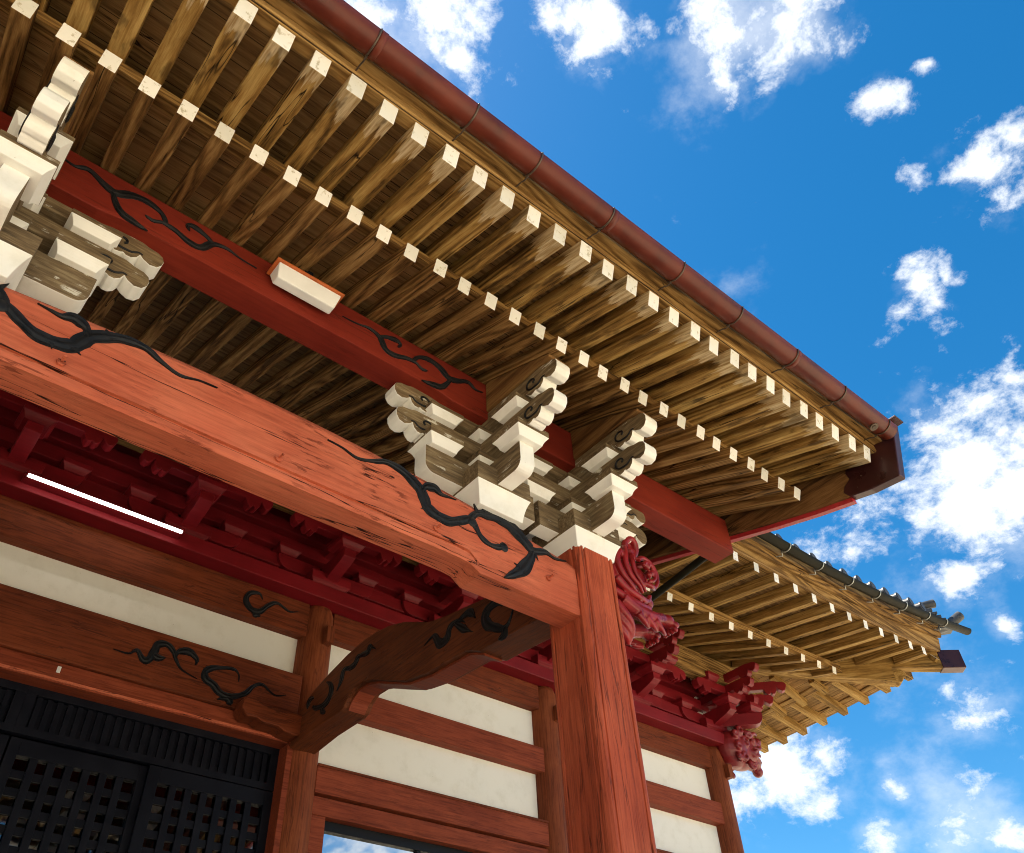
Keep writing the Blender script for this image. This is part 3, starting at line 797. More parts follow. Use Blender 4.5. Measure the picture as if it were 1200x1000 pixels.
def hbox(name, mat, x0, x1, y0, y1, z0, z1, bev=.006, par=None):
    mb = MB(); mb.box(x0, x1, y0, y1, z0, z1); return mb.build(name, mat, par or hall, bev)
bays = [(PIL[0], PIL[1], 's'), (PIL[1], PIL[2], 's'), (PIL[2], PIL[3], 'c'), (PIL[3], PIL[4], 's'), (PIL[4], PIL[5], 's')]
for a, b, kd in bays:
    xa, xb = a + .15, b - .15
    if kd == 'c':
        tie_c = hbox('tie_beam', M['stainX'], xa, xb, 7.26, 7.48, 4.545, 4.925)
        hbox('plaster_panel', M['plaster'], xa, xb, 7.372, 7.42, 3.95, 4.56, 0)
        nb = hbox('lintel_beam', M['stainX'], xa, xb, 7.20, 7.50, 3.565, 4.075, .012)
        hbox('door_head', M['railX'], xa, xb, 7.235, 7.50, 3.392, 3.562)
        hbox('door_head_strip', M['redX'], xa, xb, 7.222, 7.236, 3.402, 3.425, .002, nb)
        for sx, xx in ((1, xb), (-1, xa)):
            hbox('door_jamb', M['railX'], min(xx - sx * .04, xx + sx * .03), max(xx - sx * .04, xx + sx * .03), 7.24, 7.5, GZ + .9, 3.39)
    else:
        hbox('tie_beam', M['stainX'], xa, xb, 7.26, 7.48, 4.615, 4.925)
        hbox('plaster_panel', M['plaster'], xa, xb, 7.372, 7.42, 4.10, 4.63, 0)
        hbox('wall_rail', M['railX'], xa - .02, xb + .02, 7.25, 7.48, 3.84, 4.125)
        hbox('plaster_panel', M['plaster'], xa, xb, 7.372, 7.42, 3.25, 3.86, 0)
        hbox('wall_rail', M['railX'], xa, xb, 7.25, 7.48, 3.02, 3.275)
        hbox('window_head', M['railX'], xa, xb, 7.27, 7.48, 2.83, 2.995)
        hbox('rail_capping', M['stainX'], xa, xb, 7.235, 7.252, 3.262, 3.285, .002)
        # aluminium window in a timber surround
        for xx in (xa, xb - .16): hbox('window_jamb', M['railX'], xx, xx + .16, 7.28, 7.48, .2, 2.83)
        w0, w1 = xa + .16, xb - .16
        wf = MB(); wf.box(w0, w1, 7.36, 7.46, 2.74, 2.83); wf.box(w0, w1, 7.36, 7.46, .2, .3)
        mid = (w0 + w1) / 2 - .22
        for xx in (w0, mid, w1 - .05): wf.box(xx, xx + .05, 7.37, 7.45, .3, 2.74)
        wo = wf.build('window', M['black'], hall, .004)
        hbox('pane', M['glass'], w0 + .05, mid, 7.40, 7.408, .3, 2.74, 0, wo); hbox('pane', M['glass'], mid + .05, w1 - .05, 7.415, 7.423, .3, 2.74, 0, wo)
        hbox('dado', M['stainX'], xa, xb, 7.3, 7.46, GZ + .9, .2)

# scroll paint on the centre bay beams
NAG = [[(1.706,3.789),(1.838,3.788),(1.904,3.838),(1.975,3.773),(2.025,3.789),(2.055,3.886),(2.067,3.949),(2.144,3.974),(2.210,3.935),(2.256,3.860),(2.332,3.780),(2.484,3.737)],
 [(2.037,3.851),(2.098,3.826),(2.162,3.846)],[(2.253,3.874),(2.266,3.938),(2.359,3.968),(2.443,3.918),(2.442,3.858)],
 [(2.879,3.823),(2.865,3.894),(2.797,3.929),(2.626,3.889),(2.550,3.831),(2.565,3.761),(2.646,3.726),(2.716,3.672),(2.822,3.658),(2.959,3.725),(3.033,3.821),(3.119,3.861),(3.257,3.794),(3.379,3.828)],
 [(2.705,3.60),(2.797,3.636),(2.836,3.605),(2.80,3.585)]]
for pts in NAG:
    for mir in (0, 1):
        sb = MB(); scroll(sb, [((mx(a) if mir else a), b) for a, b in pts], lambda u, v, o: Vector((u, 7.198 - o, v)), .022, .010, (.3, .25)); sb.build('scroll_carving', M['ink'], nb)
TIE = [[(2.988,4.787),(2.944,4.842),(2.849,4.813),(2.816,4.723),(2.880,4.642),(2.980,4.643),(3.063,4.743),(3.155,4.805),(3.301,4.757),(3.401,4.793)],[(2.920,4.570),(2.954,4.599),(2.996,4.587)]]
for pts in TIE:
    for mir in (0, 1):
        sb = MB(); scroll(sb, [((mx(a) if mir else a), b) for a, b in pts], lambda u, v, o: Vector((u, 7.258 - o, v)), .020, .008, (.15, .25)); sb.build('scroll_carving', M['ink'], tie_c)
tg = MB(); tg.box(1.335, 1.365, 7.229, 7.233, 3.475, 3.53); tg.build('paper_tag', M['lampw'], hall)
# carved block under the lintel beam at the pillar
for mir in (0, 1):
    poly = [(3.52, 3.40), (3.52, 3.585), (3.42, 3.60), (3.30, 3.575), (3.22, 3.60), (3.10, 3.59), (2.98, 3.64), (2.905, 3.615), (2.89, 3.52), (2.95, 3.45), (3.05, 3.455), (3.12, 3.425), (3.26, 3.43), (3.34, 3.40), (3.45, 3.385)]
    if mir: poly = [(mx(a), b) for a, b in reversed(poly)]
    mb = MB(); mb.prism(poly, lambda u, v, w: Vector((u, w, v)), 7.03, 7.22); mb.build('carved_block', M['stainX'], hall, .012)

# lattice doors of the centre bay
def lattice_door(x0, x1, y, ztop=2.99, zbot=-.6):
    mb = MB(); st = .10
    mb.box(x0, x0 + st, y, y + .05, zbot, ztop); mb.box(x1 - st, x1, y, y + .05, zbot, ztop)
    mb.box(x0 + st, x1 - st, y + .001, y + .049, ztop - .13, ztop)
    mb.box(x0 + st, x1 - st, y + .001, y + .049, zbot, zbot + 1.2)
    n = 7; p = (x1 - x0 - 2 * st) / n; bw = .062
    for i in range(1, n): xx = x0 + st + p * i; mb.box(xx - bw / 2, xx + bw / 2, y + .006, y + .026, zbot + 1.2, ztop - .13)
    k = 17; q = (ztop - .13 - zbot - 1.2) / k
    for i in range(1, k): zz = zbot + 1.2 + q * i; mb.box(x0 + st, x1 - st, y + .024, y + .044, zz - bw / 2, zz + bw / 2)
    d = mb.build('lattice_door', M['navy'], hall, .003)
    hbox('pane', M['dglass'], x0 + st, x1 - st, y + .0445, y + .052, zbot + 1.2, ztop - .13, 0, d)
c0, c1 = PIL[2] + .19, PIL[3] - .19
dw = (c1 - c0) / 4
for i in range(4): lattice_door(c0 + dw * i - (.0 if i in (0, 2) else .02), c0 + dw * (i + 1) + .02, 7.40 + (.055 if i in (1, 2) else 0.0))
# louvred transom over the doors
for (x0, x1) in ((c0, CX - .0), (CX, c1)):
    tm = MB(); tm.box(x0, x1, 7.40, 7.46, 3.0, 3.06); tm.box(x0, x1, 7.40, 7.46, 3.33, 3.395); tm.box(x0, x0 + .08, 7.402, 7.458, 3.06, 3.33); tm.box(x1 - .08, x1, 7.402, 7.458, 3.06, 3.33)
    n = 26
    for i in range(n):
        xx = x0 + .08 + (x1 - x0 - .16) * (i + .5) / n; tm.box(xx - .022, xx + .022, 7.43, 7.45, 3.06, 3.33)
    tm.box(x0 + .08, x1 - .08, 7.455, 7.459, 3.055, 3.335)
    tm.build('transom', M['navy'], hall, .003)
hbox('interior_wall', M['black'], PIL[0], PIL[5], 8.3, 8.35, GZ + .9, 5.0, 0)
# daiwa: plate over the pillars; wall above
hbox('wall_plate', M['crim'], mx(10.27), 10.27, 7.08, 7.66, 4.93, 5.10, .008)
hbox('upper_wall', M['crim'], mx(10.25), 10.25, 7.40, 7.48, 5.10, 6.35, 0)
for z in (5.28, 5.52, 5.76): hbox('bracket_beam', M['crim'], mx(10.35), 10.35, 7.30, 7.41, z, z + .15, .006)
# side wall (right end) and closing box of the hall
for sx in (1, -1):
    xx = 10.22 if sx > 0 else mx(10.22)
    hbox('side_wall', M['plaster'], xx - .05, xx + .05, DW, 17.5, GZ + .9, 6.3, 0)
hbox('stone_podium', M['stone'], mx(11.4), 11.4, 6.2, 18.5, GZ, GZ + .9, .02)
mb = MB()
for i in range(5): mb.box(CX - 2.2, CX + 2.2, 4.7 + .3 * i, 6.2, GZ + .18 * i, GZ + .18 * (i + 1))
mb.build('stone_steps', M['stone'], hall, .01)

# hall bracket sets
CR = [M['crim'], M['crim']]
def hall_set(x, corner=False):
    mb = MB(); mb.masu((x, DW), 5.10, .24, .09, .19, .74, side=0); base = mb.build('bracket_set', M['crim'], hall, .004)
    dirs = [(0, -1)] + ([(1, 0)] if corner else [])
    def blk(px, py, z, h, half=.135):
        b = MB(); b.masu((px, py), z, half, h * .55, h, .72, side=0); b.build('bearing_block', M['crim'], base, .004)
    # lowest tier: boat shaped arms on the wall line and one forward
    for s in (-1, 1):
        if corner and s > 0: continue
        arm(x, DW - .04, (s, 0), -.1, .60, 5.25, 5.41, .075, CR, 'bracket_arm', base, .13); blk(x + s * .50, DW - .04, 5.41, .11)
    for u in dirs:
        sl = MB(); fr = frame(x, DW, *u)
        sl.prism([(.0, 5.44), (.0, 5.22), (.22, 5.22), (.50, 5.30), (.585, 5.34), (.585, 5.44)], lambda a, b, w: fr(a, w, b), -.072, .072); sl.build('bracket_arm', M['crim'], base, .006)
        fx, fy = x + u[0] * .50, DW + u[1] * .50
        blk(fx, fy, 5.43, .12, .15)
        # front row arms with carved ends
        for s in (-1, 1):
            su = (-u[1] * s, u[0] * s)
            nosing(fx, fy, su, -.05, .70, 5.54, 5.70, .055, CR, base, 1.0, False)
            blk(fx + su[0] * .36, fy + su[1] * .36, 5.69, .11, .13)
            blk(fx + su[0] * .36, fy + su[1] * .36, 5.43, .09, .11) if False else None
        nosing(x, DW, u, 0, 1.02, 5.56, 5.71, .050, CR, base, 1.1, False)
        nosing(x, DW, u, 0, 1.16, 5.735, 5.88, .050, CR, base, 1.1, False)
    if corner:
        q = math.sqrt(.5); u = (q, -q)
        arm(x, DW, u, 0, .88, 5.24, 5.42, .075, CR, 'bracket_arm', base, .12)
        blk(x + q * .72, DW - q * .72, 5.42, .12, .15)
        nosing(x, DW, u, 0, 1.12, 5.55, 5.71, .052, CR, base, 1.2, False)
        nosing(x, DW, u, 0, 1.36, 5.74, 5.90, .052, CR, base, 1.2, False)
sp = (PIL[3] - PIL[2]) / 3
for x in [PIL[2] - 1.63, PIL[2], PIL[2] + sp, PIL[2] + 2 * sp, PIL[3], 5.305, PIL[4], 8.58]: hall_set(x)
hall_set(PIL[5], True)

# hall eave, with the hip at 45 degrees; side eave is the front eave mirrored in the hip plane
XS = 10.20 + DW
def refl(p): return Vector((XS - p[1], XS - p[0], p[2]))
def ups(x):                         # upsweep of the eave towards the corner
    t = max(0.0, (x - 8.9) / 3.85); return .205 * t ** 2.4
def ups2(x):                        # the boards and tiles sweep up more than the rafters
    t = max(0.0, (x - 8.9) / 3.85); return .33 * t ** 1.6
HYB, HYF, HP = 5.68, 4.65, .411
HSB, HSF = .355, .159
def hb_z(y): return 5.70 + HSB * (y - HYB)
def hf_z(y): return 5.785 + HSF * (y - HYF)
HBH, HFH, HRW = .105, .125, .098
purY0, purY1 = 6.80, 7.0
# eave purlins
def both(fn, name, mats, bev=.004, side_mats=None):
    mb = MB(); fn(mb, lambda p: Vector(p)); mb.build(name, mats, hall, bev)
    mb = MB(); fn(mb, refl); mb.build(name, side_mats or mats, hall, bev)
def purl_fn(mb, tr):
    zt = hb_z(purY0)
    mb.prism([(purY0, 5.74), (purY1, 5.74), (purY1, zt + .06), (purY0, zt - .005)], lambda u, v, w: tr((w, u, v)), mx(10.6) if True else 0, 10.45)
both(purl_fn, 'eave_purlin', M['eaveX'], .006, M['eaveY'])

def hall_rafters():
    i0 = -6
    for side in (0, 1):
        tr = refl if side else (lambda p: Vector(p))
        lim = 12.75
        for i in range(i0, 14):
            x = 7.807 + HP * i
            if x > lim: continue
            yin = min(6.9, XS - x - .12)
            if yin - HYF > .05:
                L = math.hypot(1, HSF) * (min(yin, HYF + 1.9) - HYF); u = ups(x)
                o = rafter_mesh('flying_rafter', L, HRW, HFH, [M['hraft'], M['endw']], 1)
                A = tr((x, HYF, hf_z(HYF) + u)); ye = min(yin, HYF + 1.9); B = tr((x, ye, hf_z(ye) + u * .75)); place_rafter(o, A, B, hall)
            xb = x - .10
            yin = min(7.2, XS - xb - .14)
            if yin - HYB > .12:
                L = math.hypot(1, HSB) * (yin - HYB); u = ups(xb * 1.02)
                o = rafter_mesh('base_rafter', L, HRW, HBH, [M['hraft'], M['endw']], 1)
                place_rafter(o, tr((xb, HYB, hb_z(HYB) + u)), tr((xb, yin, hb_z(yin) + u * .6)), hall)
hall_rafters()

def strip(mb, tr, prof, x0, x1, n=40, lift=1.0, mitre=True):
    """long moulding along the eave: prof(y, z) swept in X following the upsweep, mitred at the hip"""
    rows = []
    for i in range(n + 1):
        row = []
        for (y, z, *hi) in prof:
            xe = (XS - y) if mitre else x1
            x = x0 + (xe - x0) * (i / n); row.append(tr((x, y, z + (ups2(x) * hi[0] if hi else ups(x) * lift))))
        rows.append(row)
    k = len(prof); vs = [p for r_ in rows for p in r_]; fs = []
    for i in range(n):
        for q in range(k): fs.append((i * k + q, i * k + (q + 1) % k, (i + 1) * k + (q + 1) % k, (i + 1) * k + q))
    fs += [tuple(range(k)), tuple(range(n * k + k - 1, n * k - 1, -1))]
    mb.add(vs, fs)
tbh = HBH * math.hypot(1, HSB); tfh = HFH * math.hypot(1, HSF)
HX0 = 3.0
def st_both(name, prof, mf, ms, bev=.004, lift=1.0):
    for tr, mt_ in ((lambda p: Vector(p), mf), (refl, ms)):
        if tr is refl and name in ('eave_board', 'roof_edge'): prof = [(p_[0] + .10, *p_[1:]) for p_ in prof]
        mb = MB(); strip(mb, tr, prof, HX0, 13, 40, lift); mb.build(name, mt_, hall, bev)
st_both('roof_boards', [(HYB + .05, hb_z(HYB + .05) + tbh + .004), (7.3, hb_z(7.3) + tbh + .004), (7.3, hb_z(7.3) + tbh + .03), (HYB + .05, hb_z(HYB + .05) + tbh + .03)], M['boards'], M['boardsY'], 0, .8)
st_both('roof_boards', [(HYF - .04, hf_z(HYF - .04) + tfh + .004), (6.2, hf_z(6.2) + tfh + .004), (6.2, hf_z(6.2) + tfh + .03), (HYF - .04, hf_z(HYF - .04) + tfh + .03)], M['boards'], M['boardsY'], 0)
st_both('rafter_plate', [(HYB + .03, hb_z(HYB) + tbh), (HYB + .16, hb_z(HYB) + tbh + .03), (HYB + .16, hf_z(HYB) + .03), (HYB + .03, hf_z(HYB) + .012)], M['eaveX'], M['eaveY'])
zk = hf_z(HYF) + tfh
st_both('eave_board', [(HYF - .015, zk - .0), (HYF + .10, zk + .02), (HYF + .10, zk + .13, 1.0), (HYF - .05, zk + .12, 1.0)], M['eaveX'], M['eaveY'], .006)
st_both('eave_board', [(HYF - .085, zk + .125, 1.0), (HYF + .10, zk + .132, 1.0), (HYF + .10, zk + .22, 1.15), (HYF - .12, zk + .20, 1.15)], M['eaveX'], M['eaveY'], .006)
st_both('roof_edge', [(HYF - .15, zk + .205, 1.15), (HYF + .12, zk + .225, 1.15), (HYF + .12, zk + .34, 1.25), (HYF - .16, zk + .31, 1.25)], M['eaveX'], M['eaveY'], .006)

# hip rafters
q = math.sqrt(.5)
def hip(name, d0, d1, z0, z1, w, h0, h1, mat, par=None, cap=False):
    """on the hip plane from distance d0 to d1 from the corner pillar"""
    mb = MB()
    mb.prism([(d0, z0), (d1, z1), (d1, z1 + h1), (d0, z0 + h0)], lambda a, b, ww: Vector((a, ww, b)), -w / 2, w / 2)
    o = mb.build(name, mat, None, .008, origin=(0, 0, 0)); o.location = (10.20, DW, 0); o.rotation_euler.z = -math.pi / 4
    adopt(o, hall); return o
# distances along the hip: tip of the upper hip at t=2.9*sqrt2
hip('hip_rafter', .3, 3.0, 6.22, 5.70, .20, .40, .24, M['hraft'])
h2 = hip('hip_rafter', 1.6, 4.0, 6.08, 5.850, .17, .30, .29, M['hraft'])
hip('metal_cap', 3.76, 4.10, 5.860, 5.840, .185, .30, .295, M['clad'])
mb = MB(); fr = frame(10.20, DW, q, -q)
mb.prism([(2.98, 5.715), (3.05, 5.69), (3.10, 5.715), (3.12, 5.77), (3.16, 5.78), (3.18, 5.83), (3.12, 5.90), (2.98, 5.90)], lambda a, b, ww: fr(a, ww, b), -.09, .09)
mb.build('carved_nosing', M['hraft'], hall, .008)

# tiled roof: front and side slope (concave), with round eave tiles
def roof_surf():
    for tr, nm in ((lambda p: Vector(p), 'tiled_roof'), (refl, 'tiled_roof')):
        mb = MB(); n = 30; rows = []
        prof = [(HYF - .17, zk + .33), (5.6, zk + .70), (7.4, zk + 1.45), (9.6, zk + 2.75), (12.6, zk + 4.9)]
        for y, z in prof:
            row = []
            for i in range(n + 1):
                xe = XS - y; x = (CX - 12) + (xe - (CX - 12)) * i / n; row.append(tr((x, y, z + ups2(x) * 1.25 * max(0, 1 - (y - 4.5) / 3))))
            rows.append(row)
        k = n + 1; vs = [p for r_ in rows for p in r_]
        mb.add(vs, [(i * k + j, i * k + j + 1, (i + 1) * k + j + 1, (i + 1) * k + j) for i in range(len(prof) - 1) for j in range(n)], 0, True)
        yield mb.build(nm, M['tile'], hall)
roofs = list(roof_surf())
hbox('rear_roof', M['tile'], mx(8), 5.0, 12.6, 19.5, zk + 4.0, zk + 4.9, 0)
for side, ro in enumerate(roofs):
    tr = refl if side else (lambda p: Vector(p))
    x = 5.2
    while x < 12.75:
        mb = MB(); u = ups2(x) * 1.25; z = zk + .405 + u
        def P(y, dz=0): return tr((x, y, z + dz))
        mb.tube([P(HYF - .21), P(5.05, .12), P(5.6, .34)], .075, 14)
        # disc of the round tile with a rim
        mb.tube([P(HYF - .235), P(HYF - .21)], .082, 16)
        mb.tube([P(HYF - .243), P(HYF - .21)], .055, 14)
        # flat pan tile lip beside it
        c = tr((x + .19, HYF - .19, z - .055)); c2 = tr((x + .19, HYF + .3, z + .03))
        for s in (-.09, -.03, .03, .09):
            a = tr((x + .19 + s, HYF - .20, z - .045 - .02 * (1 - (s / .1) ** 2))); b = tr((x + .19 + s, 5.3, z + .12))
            mb.obox(a, b, .068, .016)
        mb.build('eave_tile', M['tile'], ro)
        x += .378
# corner: descending hip ridge with its end tile
fr = frame(10.20, DW, q, -q)
rm = MB()
for i, (w, h) in enumerate(((.26, .07), (.22, .06), (.24, .05), (.20, .06), (.23, .05), (.17, .08))):
    zz = 6.50 + i * .062
    a = 4.20 - i * .045
    rm.prism([(2.2, zz + .62 - .02), (3.2, zz + .16), (a - .25, zz), (a, zz + .02), (a, zz + .02 + h * .8), (a - .25, zz + h * .8), (3.2, zz + .16 + h), (2.2, zz + .62 + h)], lambda u, v, ww: fr(u, ww, v), -w / 2, w / 2)
rm.tube([fr(3.3, 0, 7.08), fr(3.75, 0, 6.96), fr(4.08, 0, 7.01)], [.06, .06, .07], 12)
rm.tube([fr(3.8, 0, 6.52), fr(4.15, 0, 6.60), fr(4.40, 0, 6.76)], [.09, .08, .075], 14)
rm.build('ridge_end_tile', M['tile'], roofs[0], .008)

# ------------------------------------------------------------------ gutters
def half_round(path, r, t=.006):
    """open-topped half-round channel along path (list of points); local up = +Z"""
    mb = MB(); n = 16; k = len(path); P = [Vector(p) for p in path]; vs = []; fs = []
    ring = []
    for i in range(n + 1):
        a = math.pi * i / n; ring.append((-math.cos(a) * r, -math.sin(a) * r))
    for i in range(n + 1):
        a = math.pi * (n - i) / n; ring.append((-math.cos(a) * (r - t), -math.sin(a) * (r - t)))
    m_ = len(ring)
    for i, p in enumerate(P):
        d = (P[min(i + 1, k - 1)] - P[max(i - 1, 0)]).normalized(); s_ = d.cross(Vector((0, 0, 1))).normalized(); u = s_.cross(d)
        vs += [p + s_ * a + u * b for a, b in ring]
    for i in range(k - 1):
        for j in range(m_): fs.append((i * m_ + j, i * m_ + (j + 1) % m_, (i + 1) * m_ + (j + 1) % m_, (i + 1) * m_ + j))
    fs += [tuple(range(m_)), tuple(range((k - 1) * m_ + m_ - 1, (k - 1) * m_ - 1, -1))]
    mb.add(vs, fs, 0, True); return mb
GY, GZ2, GR = 1.632, 4.318, .078
def gz(x): return GZ2 + .010 * (x - 2.5) / 3
mb = half_round([(x, GY, gz(x)) for x in (XL + .02, -1, 1, 3, 5.41)], GR)
a = Vector((5.41, GY, gz(5.41)))
gut = root('rain_gutter', 'brown copper half round gutter running along the porch eave', 'gutter', (CX, GY, 4.24))
go = mb.build('channel', M['copper'], gut)
e = go.modifiers.new('es', 'EDGE_SPLIT'); e.split_angle = R(50)
# end cap
mb = MB(); n = 16; pts = [(5.412, GY - math.cos(math.pi * i / n) * GR, gz(5.41) - math.sin(math.pi * i / n) * GR) for i in range(n + 1)]
mb.add(pts + [(p[0] - .005, p[1], p[2]) for p in pts], [tuple(range(n + 1)), tuple(range(2 * n + 1, n, -1))] + [(i, i + 1, n + 2 + i, n + 1 + i) for i in range(n)]); mb.build('end_cap', M['copper'], gut)
mb = MB(); mb.tube([(5.18, GY + .01, gz(5) - GR + .004), (5.18, GY + .006, gz(5) - GR - .010)], .034, 14); mb.tube([(5.18, GY + .01, gz(5) - GR + .004), (5.18, GY + .006, gz(5) - GR - .014)], .018, 12); mb.build('outlet_plug', M['steel'], gut)
for x in (-2.9, -2.3, -1.7, -1.1, -.5, .1, .706, 1.319, 1.768, 2.332, 2.957, 3.529, 4.135, 4.719, 5.30):
    mb = MB(); pts = []
    for i in range(11):
        a = math.pi * (.02 + .93 * i / 10); pts.append((x, GY - math.cos(a) * (GR + .004), gz(x) - math.sin(a) * (GR + .004)))
    mb.tube(pts, .0055, 6)
    z0 = gz(x) - GR * .2
    mb.tube([(x + .004, GY + .052, gz(x) - .064), (x + .004, GY + .085, gz(x) - .070), (x + .004, GY + .11, gz(x) - .052), (x + .004, GY + .20, gz(x) - .030)], .005, 6)
    mb.build('gutter_bracket', M['steel'], gut)
# joints of the channel lengths
for x in (.73, 2.36, 4.16):
    mb = half_round([(x - .02, GY, gz(x)), (x + .02, GY, gz(x))], GR + .003); mb.build('joint_sleeve', M['copper'], gut)

HG = root('rain_gutter', 'dark grey gutter with pale hooks below the tiles of the hall roof', 'gutter', (9, HYF - .3, 6.1))
hy, hz = HYF - .30, zk + .235
px = [HX0 + (XS - hy + .36 - HX0) * i / 30 for i in range(31)]
mb = half_round([(x, hy, hz + ups2(x) * 1.05) for x in px], .072); o = mb.build('channel', M['dgut'], HG)
e = o.modifiers.new('es', 'EDGE_SPLIT'); e.split_angle = R(50)
for x in [10.0 - .72 * i for i in range(1, 8)] + [10.0, 10.70, 11.45, 12.15, 12.72]:
    mb = MB(); pts = []; u = ups2(x) * 1.05
    for i in range(11):
        a = math.pi * (.0 + .9 * i / 10); pts.append((x, hy - math.cos(a) * .078, hz + u - math.sin(a) * .078))
    pts += [(x + .01, hy + .085, hz + u - .10), (x + .01, hy + .17, hz + u - .06)]
    mb.tube(pts, .009, 6); mb.build('gutter_hook', M['hook'], HG)

# drain pipe slanting from the hall gutter under the porch verge
pipe = MB(); pipe.tube([(5.70, 5.6, 4.21), (5.70, 4.42, 4.352), (5.70, 4.0, 4.40), (5.70, 3.55, 4.46)], .036, 10)
pp = root('drain_pipe', 'thin dark drain pipe slanting beneath the porch verge beside the carved head', 'pipe', (5.95, 4.3, 4.39))

# ------------------------------------------------------------------ lamps
lamp = root('eave_lamp', 'white box lamp with an orange rim fixed below the porch rafters', 'lamp', (1.2, 3.15, 4.22))
mb = MB(); mb.box(.965, 1.435, 3.075, 3.225, 4.318, 4.336); mb.build('rim', M['lampo'], lamp, .004)
mb = MB()
top = [(.985, 3.088), (1.42, 3.088), (1.42, 3.22), (.985, 3.22)]; bot = [(1.005, 3.122), (1.40, 3.122), (1.40, 3.19), (1.005, 3.19)]
mb.add([(a, b, 4.318) for a, b in top] + [(a, b, 4.215) for a, b in bot], [(0, 1, 2, 3), (7, 6, 5, 4)] + [(i, (i + 1) % 4, 4 + (i + 1) % 4, 4 + i) for i in range(4)])
mb.build('lamp_housing', M['lampw'], lamp, .008)
mb = MB(); mb.box(1.17, 1.23, 3.14, 3.20, 4.336, 4.46); mb.build('mounting_bracket', M['black'], lamp, .004)
mb = MB(); mb.tube(catmull([(1.25, 3.19, 4.34), (1.31, 3.21, 4.37), (1.36, 3.20, 4.42), (1.44, 3.215, 4.40), (1.47, 3.23, 4.45)], 5), .006, 6); mb.build('cable', M['black'], lamp)

tb_ = root('tube_lamp', 'lit white fluorescent tube below the dark red brackets of the hall', 'lamp', (1.22, 6.95, 4.98))
mb = MB(); mb.tube([(.51, 6.93, 4.983), (1.93, 6.93, 4.983)], .017, 12); mb.build('tube', M['glow'], tb_)
mb = MB(); mb.box(.49, 1.95, 6.955, 7.075, 4.99, 5.03)
for x in (.49, 1.93): mb.box(x, x + .02, 6.91, 6.956, 4.965, 5.02)
mb.build('fitting', M['crim'], tb_, .004)

# ------------------------------------------------------------------ carved heads
def sculpt(name, label, cat, loc, fn, mat, vox):
    r = root(name, label, cat, loc)
    mb = MB(); fn(mb); o = mb.build('carving', mat, r)
    m_ = o.modifiers.new('rm', 'REMESH'); m_.mode = 'VOXEL'; m_.voxel_size = vox; m_.use_smooth_shade = True
    s_ = o.modifiers.new('sm', 'SMOOTH'); s_.factor = .5; s_.iterations = 1
    return o

